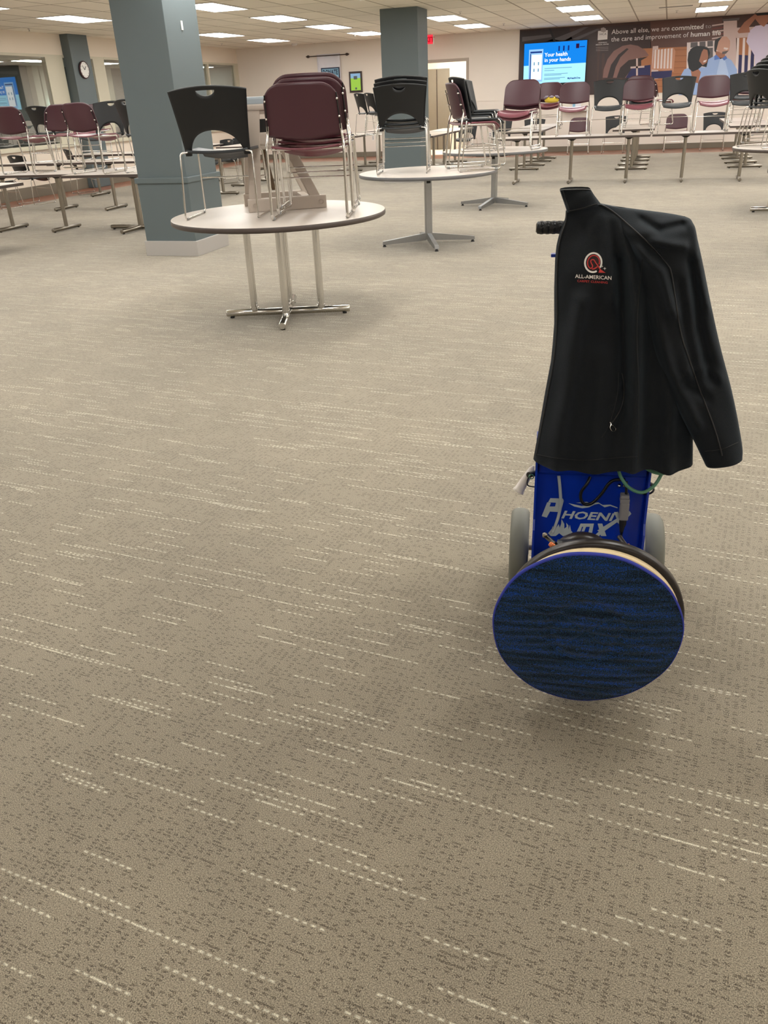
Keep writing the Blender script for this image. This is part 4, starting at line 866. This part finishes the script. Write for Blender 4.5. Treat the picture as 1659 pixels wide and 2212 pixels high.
for s, (px, py), (qx, qy) in ((1, (1338, 1160), (1356, 1185)), (-1, (1178, 1157), (1200, 1176))):
    if s < 0: m.build('linkage', mc)
    m = MB(); m.tube([ML(px, py, -0.40), ML(qx, qy, -0.46)], 0.006, 'housing', 10)
P = ML(1177, 1156, -0.42); m.lathe([(0, -0.007), (0.006, -0.005), (0.0065, 0.0), (0.006, 0.005), (0, 0.007)], 'steel', 12, Matrix.Translation(P)); m.build('linkage', mc)
m = MB(); 
for s in (-1, 1): m.tube([(s*0.11-0.015, -0.46, 0.20), (s*0.13, -0.12, 0.13)], 0.012, 'motor', 10)
m.box((-0.08, -0.45, 0.06), (0.06, -0.10, 0.11), 'motor', 0.008); m.build('frame_arm', mc)
# decal lettering and flames on the tray
def on(px, py, k=0): 
    P = ML(px, py, c-0.0012-0.0004*k); return P
m = MB()
def lt(s, x0, y0, x1, y1, h, shear=0.35, bold=0.03, k=0):
    A = ML(x0, y0, c-0.0015-0.0004*k); B = ML(x1, y1, c-0.0015-0.0004*k); tmp = MB(); wd = text_mb(tmp, s, 'decal', lambda x, y: Vector((x, 0, y)), 1, bold); hh_ = (ML(x0, y0-h, c).z-A.z)/0.72; L_ = (B.x-A.x)/wd
    text_mb(m, s, 'decal', lambda x, y: Vector((A.x+x*L_+y*hh_*shear, A.y, A.z+(B.z-A.z)*x*L_/(B.x-A.x)+y*hh_)), 1, bold)
lt('HOENI', 1211, 1119, 1321, 1125, 17)
def dp(pts, k=0): m.poly([on(x, y, k) for x, y in pts], 'decal')
dp([(1170, 1115), (1182, 1085), (1190, 1086), (1187, 1094), (1199, 1094), (1201, 1086), (1184, 1085), (1189, 1076), (1216, 1077), (1218, 1082), (1212, 1103), (1206, 1106), (1188, 1105), (1181, 1118)])
dp([(1300, 1103), (1334, 1104), (1340, 1117), (1360, 1104), (1364, 1110), (1346, 1128), (1352, 1135), (1338, 1133), (1333, 1128)][1:], 1)
dp([(1326, 1106), (1335, 1106), (1349, 1134), (1338, 1134)], 1); dp([(1290, 1146), (1352, 1108), (1356, 1112), (1299, 1152)], 2); dp([(1291, 1131), (1301, 1131), (1310, 1158), (1298, 1158)], 1); dp([(1286, 1155), (1302, 1141), (1306, 1146), (1294, 1158)], 3)
dp([(1254, 1131), (1283, 1131), (1279, 1151), (1271, 1150), (1274, 1138), (1266, 1138), (1262, 1148), (1256, 1148), (1260, 1138), (1251, 1138)]); dp([(1246, 1148), (1251, 1138), (1257, 1138), (1254, 1148)])
dp([(1228, 1087), (1240, 1094), (1258, 1098), (1272, 1096), (1284, 1090), (1294, 1088), (1306, 1096), (1318, 1093), (1334, 1098), (1334, 1096), (1318, 1090), (1302, 1091), (1292, 1085), (1282, 1087), (1270, 1092), (1256, 1093), (1242, 1090)], 0)
dp([(1244, 1086), (1268, 1084), (1276, 1088), (1262, 1088)], 0)
dp([(1184, 1152), (1192, 1142), (1194, 1136), (1197, 1144), (1203, 1138), (1207, 1132), (1209, 1140), (1212, 1132), (1213, 1121), (1219, 1132), (1219, 1142), (1224, 1138), (1223, 1129), (1228, 1135), (1228, 1144), (1231, 1134), (1234, 1147), (1237, 1150), (1226, 1156), (1216, 1158), (1208, 1152), (1200, 1158), (1190, 1158)], 0)
m.build('decal', mc)
m = MB(); pts = cat([ML(1207, 1028, c-0.012), ML(1210, 1060, c-0.014), ML(1211, 1090, c-0.016), ML(1205, 1120, c-0.02), ML(1193, 1153, c-0.05)], 6); dv = Vector((0.0045, 0, 0)); rows = [[p-dv, p+dv] for p in pts]; shell(rows, 0.002, 'clear', m); m.build('clear_tube', mc)
m = MB(); m.tube(cat([ML(1275, 1030, c-0.01), ML(1268, 1045, c-0.02), ML(1256, 1062, c-0.02), ML(1255, 1078, c-0.02), ML(1263, 1089, c-0.02), ML(1280, 1086, c-0.02), ML(1300, 1066, c-0.02), ML(1314, 1046, c-0.02), ML(1328, 1037, c-0.02), ML(1350, 1036, c-0.03)], 7), 0.0048, 'cordblk', 10)
m.tube(cat([ML(1353, 1040, c-0.04), ML(1353, 1056, c-0.045), ML(1353, 1070, c-0.045)], 5), 0.0042, 'cordblk', 10)
m.tube(cat([ML(1346, 1140, c-0.045), ML(1342, 1155, c-0.06), ML(1345, 1172, c-0.2), ML(1350, 1184, c-0.34)], 6), 0.004, 'cordblk', 10); m.build('power_cord', mc)
# grey plug and black socket
def pbox(px0, py0, px1, py1, cc, th, mm, bev, name, taper=0.0):
    a_, b_ = ML(px0, py0, cc), ML(px1, py1, cc); q = MB(); q.box((a_.x, cc-th, b_.z), (b_.x, cc+th, a_.z), mm, bev); return q
q = MB(); a_, b_ = ML(1350, 1067, c-0.045), ML(1350, 1121, c-0.045)
ax_ = (b_-a_); L_ = ax_.length
for (t0, t1, w_, mm) in ((0, 0.14, 0.0125, 'plug'), (0.14, 0.32, 0.0135, 'plug'), (0.30, 1.0, 0.0128, 'plug')): 
    p0, p1 = a_+ax_*t0, a_+ax_*t1; q.box((p0.x-w_, c-0.058, p1.z), (p0.x+w_, c-0.032, p0.z), mm, 0.005)
q.build('plug', mc)
q = MB(); a_ = ML(1346, 1120, c-0.045); q.tube([a_, a_+Vector((0, 0, -0.018)), a_+Vector((-0.001, 0, -0.03)), a_+Vector((-0.002, 0, -0.045))], [0.0105, 0.0105, 0.007, 0.004], 'darkrub', 14); q.build('socket', mc)
q = MB()
P = ML(1338, 1047, c-0.01); q.lathe([(0, 0), (0.006, 0.001), (0.0065, 0.008), (0, 0.011)], 'chrome', 14, Matrix.Translation(P) @ Matrix.Rotation(pi/2, 4, 'X')); P = ML(1351, 1049, c-0.03); q.tube([P+Vector((-0.007, 0, 0)), P+Vector((0.008, 0, -0.002))], 0.004, 'chrome', 10); q.build('bolt', mc)
# green hose loops
q = MB(); q.tube(cat([ML(1326, 985, c-0.06), ML(1334, 1008, c-0.07), ML(1342, 1032, c-0.07), ML(1360, 1054, c-0.075), ML(1386, 1064, c-0.075), ML(1410, 1052, c-0.07), ML(1426, 1030, c-0.06), ML(1433, 1005, c-0.05), ML(1434, 980, c-0.03)], 8), 0.0048, 'green', 12)
q.tube(cat([ML(1376, 990, c-0.06), ML(1394, 1010, c-0.07), ML(1416, 1021, c-0.07), ML(1436, 1022, c-0.06), ML(1447, 1010, c-0.05), ML(1448, 985, c-0.03)], 8), 0.0048, 'green', 12); q.build('green_hose', mc)
q = MB(); q.tube(cat([ML(1398, 1035, c), ML(1406, 1046, c-0.02), ML(1412, 1058, c-0.03), ML(1404, 1066, c-0.03), ML(1390, 1067, c-0.01)], 6), 0.003, 'cordblk', 8); q.tube([ML(1402, 1044, c-0.03), ML(1412, 1050, c-0.03)], 0.006, 'darkrub', 8)
q.tube(cat([ML(1142, 1030, c), ML(1139, 1040, c-0.01), ML(1141, 1049, c-0.01), ML(1156, 1052, c)], 6), 0.002, 'cordblk', 8); q.tube([ML(1158, 1022, c+0.01), ML(1142, 1026, c-0.02)], 0.0085, 'darkrub', 14); q.lathe([(0.006, 0), (0.0085, 0.002), (0.006, 0.004)], 'green', 14, Matrix.Translation(ML(1148, 1029, c-0.02)) @ Matrix.Rotation(pi/2, 4, 'X')); q.build('cord_clip', mc)
q = MB(); a_, b_ = ML(1153, 1006, c+0.02), ML(1119, 1062, c-0.0); M['vinyl'] = mat('off_white_vinyl', (214, 206, 198), 0.45, noise=0.08, nscale=60)
q.tube([a_, a_.lerp(b_, 0.12), a_.lerp(b_, 0.5), a_.lerp(b_, 0.93), a_.lerp(b_, 0.94), b_], [0.003, 0.009, 0.0125, 0.0155, 0.0175, 0.0175], 'vinyl', 20); q.build('measuring_cup', mc)
# handle
q = MB(); q.tube([(0, -0.02, 0.2), (0, 0.04, 0.56), (0, 0.155, 1.06)], 0.017, 'steel', 16); q.tube([(-0.19, 0.16, 1.085), (0.186, 0.16, 1.085)], 0.0125, 'steel', 16); q.box((-0.03, 0.12, 1.03), (0.03, 0.2, 1.12), 'blue', 0.01); q.build('handle', mc)
for s, x0, x1 in ((-1, -0.188, -0.06), (1, 0.07, 0.188)):
    q = MB(); q.tube([(x0, 0.16, 1.085), (x0+0.003, 0.16, 1.085), (x1-0.003, 0.16, 1.085), (x1, 0.16, 1.085)], [0.013, 0.0172, 0.0172, 0.013], 'black', 24)
    for i in range(7):
        for j in range(10):
            aa = 2*pi*(j+0.5*(i % 2))/10; xx = x0+0.014+i*0.017
            q.lathe([(0, 0.0005), (0.0058, 0.0004), (0.0064, -0.0012)], 'black', 6, Matrix.Translation((xx, 0.16+0.0172*math.cos(aa), 1.085+0.0172*math.sin(aa))) @ Matrix.Rotation(aa-pi/2, 4, 'X'))
    q.build('grip', mc)
P0, P1 = ML(1190, 551, 0.15), ML(1210, 551, 0.15); q = MB(); q.box((P0.x, 0.14, P0.z-0.005), (P1.x+0.08, 0.165, P0.z+0.004), 'blue', 0.003); q.build('lever', mc)

# ------------------------------------------------------------------ jacket hung over the handle
JK = 0.41
def jp(px, py, off=0.0):
    """world point of the jacket sheet: a plane leaning with the handle, moved by off towards the camera"""
    P = ML(px, py, -0.385, JK); P = P + Vector((0, -off, 0)); return P
def ip(tab, v):
    if v <= tab[0][0]: return tab[0][1]
    for (a, x), (b, y) in zip(tab, tab[1:]):
        if v <= b: t = (v-a)/(b-a); return x+(y-x)*t
    return tab[-1][1]
def dseg(p, a, b):
    vx, vy = b[0]-a[0], b[1]-a[1]; t = max(0, min(1, ((p[0]-a[0])*vx+(p[1]-a[1])*vy)/(vx*vx+vy*vy))); return math.hypot(p[0]-a[0]-t*vx, p[1]-a[1]-t*vy), t
def ridge(p, pl, w_, amp):
    d_ = min(dseg(p, a, b)[0] for a, b in zip(pl, pl[1:])); return 1.9*amp*math.exp(-(d_/w_)**2)
jk = thing('jacket', 'black softshell jacket with a red and white embroidered logo hung over the machine handle', 'jacket', MO, MA)
LT = [(440, 1222), (452, 1222), (470, 1220), (488, 1214), (505, 1208), (530, 1202), (560, 1199), (620, 1197), (700, 1197), (740, 1194), (780, 1190), (850, 1177), (920, 1165), (993, 1152)]
RT = [(440, 1296), (447, 1335), (460, 1395), (468, 1440), (490, 1450), (560, 1462), (700, 1474), (800, 1482), (900, 1491), (945, 1497), (1004, 1496)]
HEM = [(1152, 992), (1175, 998), (1205, 1002), (1260, 1007), (1310, 1004), (1345, 1001), (1400, 1000), (1420, 1004), (1445, 1009), (1497, 1004)]
TOPC = [(1222, 455), (1240, 452), (1262, 446), (1280, 441), (1296, 440), (1340, 449), (1400, 461), (1470, 468)]
def fold(x, y):
    p = (x, y); o = 0
    o += ridge(p, [(1335, 470), (1362, 560), (1372, 700), (1368, 860), (1362, 1000)], 17, 0.016)
    o += ridge(p, [(1255, 640), (1236, 760), (1215, 900), (1200, 1000)], 20, 0.010)
    o += ridge(p, [(1305, 470), (1310, 560), (1318, 640)], 14, 0.007)
    o -= ridge(p, [(1338, 560), (1345, 700), (1348, 830)], 12, 0.012)
    o += ridge(p, [(1300, 760), (1290, 880), (1284, 1000)], 22, 0.009)
    o -= ridge(p, [(1343, 830), (1347, 880), (1330, 915)], 9, 0.006)
    o += ridge(p, [(1430, 700), (1440, 860), (1436, 1000)], 18, 0.012)
    o += 0.0025*math.sin(x*0.045+y*0.012)+0.0018*math.sin(y*0.035-x*0.02)+0.0012*math.sin(x*0.11+y*0.05)
    return o
NR, NC = 84, 72; front = []; back = []
for i in range(NR+1):
    t = i/NR; fr = []; bk_ = []
    for j in range(NC+1):
        s = j/NC
        # straight-sided frame first, then pinned to the neck curve and the hem curve
        y = 452+(1001-452)*t; L_, R_ = ip(LT, y), ip(RT, y); x = L_+(R_-L_)*s
        xt = 1222+(1460-1222)*s; yt = ip(TOPC, xt); yh = ip(HEM, 1152+(1496-1152)*s)
        if i == 0: x = xt
        y = yt+(yh-yt)*t; L_, R_ = ip(LT, y if s < 0.5 else y), ip(RT, y); x = L_+(R_-L_)*s
        if t < 0.06: x = xt*(1-t/0.06)+x*(t/0.06)
        e = max(0, 1-abs(2*s-1)**3.0)**0.5; tp = min(1, 0.25+t*3); k = fold(x, y)*min(1, e*1.5)*min(1, 0.3+t*6)
        fr.append(jp(x, y, e*0.045*tp+k)); bk_.append(jp(x, y, -e*0.06*tp-0.001 + 0.3*k))
    front.append(fr); back.append(bk_)
m = MB(); m.grid(front, 'jacket'); m.grid(back, 'jacket', flip=True)
m.grid([[front[0][j], back[0][j]] for j in range(NC+1)], 'jacket')
# turned-up hem: inner wall a few cm inside the opening
hin = [[front[NR][j], front[NR][j]*0.8+back[NR][j]*0.2+Vector((0, 0, 0.004)), front[NR-8][j]*0.8+back[NR-8][j]*0.2] for j in range(NC+1)]; m.grid(hin, 'jtrim')
body = m.build('body', jk, weld=True, recalc=False)
# sleeve
SL = [((1300, 443), (1352, 449)), ((1322, 470), (1470, 464)), ((1343, 500), (1494, 480)), ((1362, 540), (1503, 515)), ((1380, 600), (1515, 570)), ((1392, 680), (1533, 660)), ((1412, 760), (1552, 745)), ((1440, 830), (1573, 825)), ((1468, 890), (1588, 895)), ((1496, 945), (1598, 955)), ((1520, 995), (1598, 978))]
NS = 80
def sl(t):
    f_ = t*(len(SL)-1); i = min(int(f_), len(SL)-2); u_ = f_-i
    g = lambda k: SL[max(0, min(len(SL)-1, k))]
    out = []
    for w_ in (0, 1):
        a, b, c_, d_ = [g(i-1+k)[w_] for k in range(4)]; out.append(tuple(0.5*((2*b[q])+(c_[q]-a[q])*u_+(2*a[q]-5*b[q]+4*c_[q]-d_[q])*u_*u_+(3*b[q]-a[q]-3*c_[q]+d_[q])*u_**3) for q in (0, 1)))
    return out
def sfold(x, y):
    p = (x, y); o = ridge(p, [(1372, 530), (1420, 575), (1445, 660)], 12, 0.010)-ridge(p, [(1385, 470), (1420, 490), (1470, 480)], 9, 0.010)+ridge(p, [(1405, 512), (1470, 522)], 10, 0.008)
    o += ridge(p, [(1405, 640), (1440, 780), (1500, 900)], 13, 0.008) - ridge(p, [(1490, 560), (1505, 700), (1530, 800)], 12, 0.012) - ridge(p, [(1462, 600), (1478, 720), (1500, 820)], 9, 0.005)
    o += ridge(p, [(1480, 790), (1520, 780), (1545, 800)], 8, 0.006) - ridge(p, [(1475, 815), (1520, 842)], 8, 0.007) + ridge(p, [(1500, 480), (1495, 550), (1520, 650)], 9, 0.006)
    o += 0.002*math.sin(y*0.06+x*0.03)+0.0015*math.sin(x*0.09-y*0.04); return o
sf = []; sb = []; NCs = 40
for i in range(NS+1):
    t = i/NS; (ax0, ay0), (bx0, by0) = sl(t); fr = []; bk_ = []
    for j in range(NCs+1):
        s = j/NCs; x, y = ax0+(bx0-ax0)*s, ay0+(by0-ay0)*s; e = max(0, 1-abs(2*s-1)**2.4)**0.5; tp = min(1, 0.15+t*4)
        base_ = 0.035*min(1, t*5); k = sfold(x, y)*min(1, e*1.4)*min(1, t*6)
        fr.append(jp(x, y, base_+e*0.036*tp+k)); bk_.append(jp(x, y, base_-e*0.05*tp-0.002))
    sf.append(fr); sb.append(bk_)
m = MB(); m.grid(sf, 'jacket'); m.grid(sb, 'jacket', flip=True)
m.grid([[sf[NS][j], sf[NS][j]*0.85+sb[NS][j]*0.15, sf[NS-6][j]*0.8+sb[NS-6][j]*0.2] for j in range(NCs+1)], 'jtrim'); m.grid([[sb[NS][j], sb[NS][j]*0.85+sf[NS][j]*0.15] for j in range(NCs+1)], 'jtrim')
sleeve = m.build('sleeve', jk, weld=True, recalc=False)
# back yoke behind the shoulder, over the right grip
m = MB(); rows = []; yk = [((1290, 441), (1300, 445)), ((1335, 448), (1345, 560)), ((1380, 455), (1395, 640)), ((1430, 463), (1440, 660)), ((1478, 466), (1480, 640)), ((1492, 474), (1500, 600))]
for a, b in yk:
    rows.append([jp(a[0]+(b[0]-a[0])*k/6, a[1]+(b[1]-a[1])*k/6, 0.01-0.06*math.sin(pi*k/6)) for k in range(7)])
m.grid(rows, 'jacket'); m.build('yoke', jk)
# collar
cl = [((1209, 410), (1225, 457)), ((1211, 408.5), (1228, 457)), ((1220, 407), (1236, 455)), ((1232, 406.3), (1248, 451)), ((1245, 406), (1262, 447)), ((1260, 406), (1275, 443)), ((1271, 406.5), (1286, 441)), ((1275, 408), (1292, 440)), ((1283, 421), (1298, 441))]
m = MB(); fr = []; bk_ = []
for i, (a, b) in enumerate(cl):
    e = math.sin(pi*(i+0.3)/(len(cl)-0.4))**0.6
    fr.append([jp(a[0]+(b[0]-a[0])*k/8, a[1]+(b[1]-a[1])*k/8, 0.008+0.026*e+0.003*math.sin(k*0.9+i)) for k in range(9)])
    bk_.append([jp(a[0]+(b[0]-a[0])*k/8, a[1]+(b[1]-a[1])*k/8, -0.03*e-0.002) for k in range(9)])
m.grid(fr, 'jacket'); m.grid(bk_, 'jacket', flip=True); m.grid([[fr[i][0], fr[i][0]*0.82+bk_[i][0]*0.18, fr[i][3]*0.8+bk_[i][3]*0.2] for i in range(len(cl))], 'jtrim'); m.grid([[fr[0][k], bk_[0][k]] for k in range(9)], 'jacket')
collar = m.build('collar', jk, weld=True, recalc=False)
def bvh(o):
    me = o.data; return BVHTree.FromPolygons([v.co.copy() for v in me.vertices], [list(p.vertices) for p in me.polygons])
TB, TS, TC = bvh(body), bvh(sleeve), bvh(collar); P0L = MRm @ (CAM-MO)
def drape(px, py, trees, off=0.0015):
    d_ = (MRm @ ray(px, py)).normalized(); best = None
    for T in trees:
        h = T.ray_cast(P0L, d_)
        if h[0] is not None and (best is None or h[3] < best): best = h[3]
    if best is None: return jp(px, py, 0.03)
    return P0L+d_*(best-off)
def resamp(pl, step=6):
    out = [pl[0]]
    for a, b in zip(pl, pl[1:]):
        n = max(1, int(math.hypot(b[0]-a[0], b[1]-a[1])/step)); out += [(a[0]+(b[0]-a[0])*k/n, a[1]+(b[1]-a[1])*k/n) for k in range(1, n+1)]
    return out
def cat2(pl): return [(v.x, v.y) for v in cat([(a, b, 0) for a, b in pl], 6)]
def seam(pl, trees, r, name='seam', mm='jtrim', off=0.0005):
    m = MB(); m.tube([drape(x, y, trees, off) for x, y in resamp(cat2(pl), 5)], r, mm, 6); return m.build(name, jk)
seam([(1292, 441), (1308, 447), (1330, 462), (1360, 488), (1392, 517), (1420, 545), (1442, 572), (1450, 590), (1458, 640), (1470, 715), (1490, 780), (1515, 850), (1545, 930), (1560, 985)], [TB, TS], 0.0022)
seam([(1229, 456), (1245, 453), (1265, 448), (1282, 443), (1290, 441)], [TB, TC], 0.0018)
seam([(1225, 458), (1222, 480), (1212, 510), (1205, 550), (1203, 620), (1203, 700), (1196, 780), (1183, 850), (1170, 920), (1158, 985)], [TB], 0.0022, 'zip_edge')
seam([(1216, 412), (1222, 430), (1230, 452)], [TC], 0.0012); seam([(1220, 411), (1270, 410), (1276, 414)], [TC], 0.0008)
seam([(1160, 982), (1205, 990), (1260, 994), (1310, 991), (1345, 988), (1378, 986)], [TB], 0.0008); seam([(1378, 930), (1379, 960), (1378, 1000)], [TB], 0.0012)
seam([(1388, 560), (1380, 640), (1376, 730), (1380, 830), (1379, 930)], [TB, TS], 0.0010)
seam([(1522, 975), (1560, 970), (1595, 955)], [TS], 0.0008)
seam([(1343, 806), (1348, 830), (1347, 860), (1340, 885), (1328, 905), (1320, 915)], [TB], 0.0022, 'pocket_zip'); seam([(1336, 805), (1334, 850), (1322, 900), (1312, 925), (1300, 945)], [TB], 0.0008)
m = MB(); m.tube([drape(x, y, [TB], 0.004) for x, y in ((1318, 912), (1320, 916), (1319, 920))], 0.0022, 'chrome', 8); m.tube([drape(x, y, [TB], 0.005) for x, y in cat2([(1320, 917), (1318, 924), (1322, 931), (1328, 931), (1330, 926), (1325, 920), (1320, 917)])], 0.0011, 'chrome', 6); m.build('zip_pull', jk)
# embroidered badge
def lg_ribbon(m, pl, wpx, mm, off, closed=False):
    pts = resamp(cat2(pl), 1.2); vs = []
    for i, p in enumerate(pts):
        a = pts[max(0, i-1)]; b = pts[min(len(pts)-1, i+1)]; dx, dy = b[0]-a[0], b[1]-a[1]; l = math.hypot(dx, dy) or 1; nx, ny = -dy/l*wpx/2, dx/l*wpx/2
        vs.append([drape(p[0]+nx, p[1]+ny, [TB], off), drape(p[0]-nx, p[1]-ny, [TB], off)])
    m.grid(vs, mm, False)
def ell(cx, cy, rx, ry, a0, a1, n=14, tilt=0.0):
    o = []
    for k in range(n+1):
        a = math.radians(a0+(a1-a0)*k/n); x, y = rx*math.cos(a), ry*math.sin(a); o.append((cx+x*math.cos(tilt)-y*math.sin(tilt), cy+x*math.sin(tilt)+y*math.cos(tilt)))
    return o
q2 = lambda x, y: (1200+x/10.37, 520+y/10.37)
cx, cy = q2(845, 490)
m = MB(); cen = drape(cx, cy, [TB], 0.0008); ring = [drape(x, y, [TB], 0.0008) for x, y in ell(cx, cy, 17.3, 20.2, 0, 360, 36, 0.15)[:-1]]
m.add([cen]+ring, [[0, k+1, (k+1) % 36+1] for k in range(36)], 'emb_d')
lg_ribbon(m, ell(cx, cy, 17.8, 20.6, 24, -305, 40, 0.15), 3.8, 'emb_w', 0.0013)
sp_ = [q2(1000, 640), q2(950, 560), q2(900, 490), q2(860, 430), q2(820, 425), q2(790, 450), q2(800, 500), q2(830, 560), q2(815, 605), q2(775, 615), q2(735, 570), q2(718, 500), q2(735, 420), q2(790, 350), q2(860, 330), q2(930, 350), q2(975, 410), q2(985, 480), q2(975, 530)]
lg_ribbon(m, sp_, 2.3, 'emb_r', 0.0018); lg_ribbon(m, [q2(820, 635), q2(870, 625), q2(920, 595), q2(940, 580)], 2.6, 'emb_r', 0.0018)
for tri in ([q2(985, 650), q2(1010, 640), q2(1120, 718), q2(960, 715)],):
    V = [drape(x, y, [TB], 0.0020) for x, y in tri]; m.add(V, [[0, 1, 2, 3]], 'emb_r')
for (x, y, r_) in ((1048, 575, 26), (1102, 622, 40)):
    x, y = q2(x, y); r_ /= 10.37; st = []
    for k in range(8):
        rr = r_ if k % 2 == 0 else r_*0.22; st.append((x+rr*math.cos(k*pi/4), y+rr*math.sin(k*pi/4)))
    V = [drape(x, y, [TB], 0.0015)]+[drape(a, b, [TB], 0.0015) for a, b in st]; m.add(V, [[0, k+1, (k+1) % 8+1] for k in range(8)], 'emb_w')
def jtext(s, x0, y0, x1, y1, h, mm, bold):
    tmp = MB(); wd = text_mb(tmp, s, mm, lambda x, y: Vector((x, 0, y)), 1, bold); L_ = (x1-x0)/wd
    text_mb(m, s, mm, lambda x, y: drape(x0+x*L_, y0+(y1-y0)*x/wd-y*h/0.72, [TB], 0.0015), 1, bold, res=3)
a = q2(440, 832); b = q2(1255, 876); jtext('ALL-AMERICAN', a[0], a[1], b[0], b[1], 8.2, 'emb_w', 0.012)
a = q2(485, 922); b = q2(1168, 962); jtext('CARPET CLEANING', a[0], a[1], b[0], b[1], 4.8, 'emb_r', 0.008)
m.build('embroidered_logo', jk)
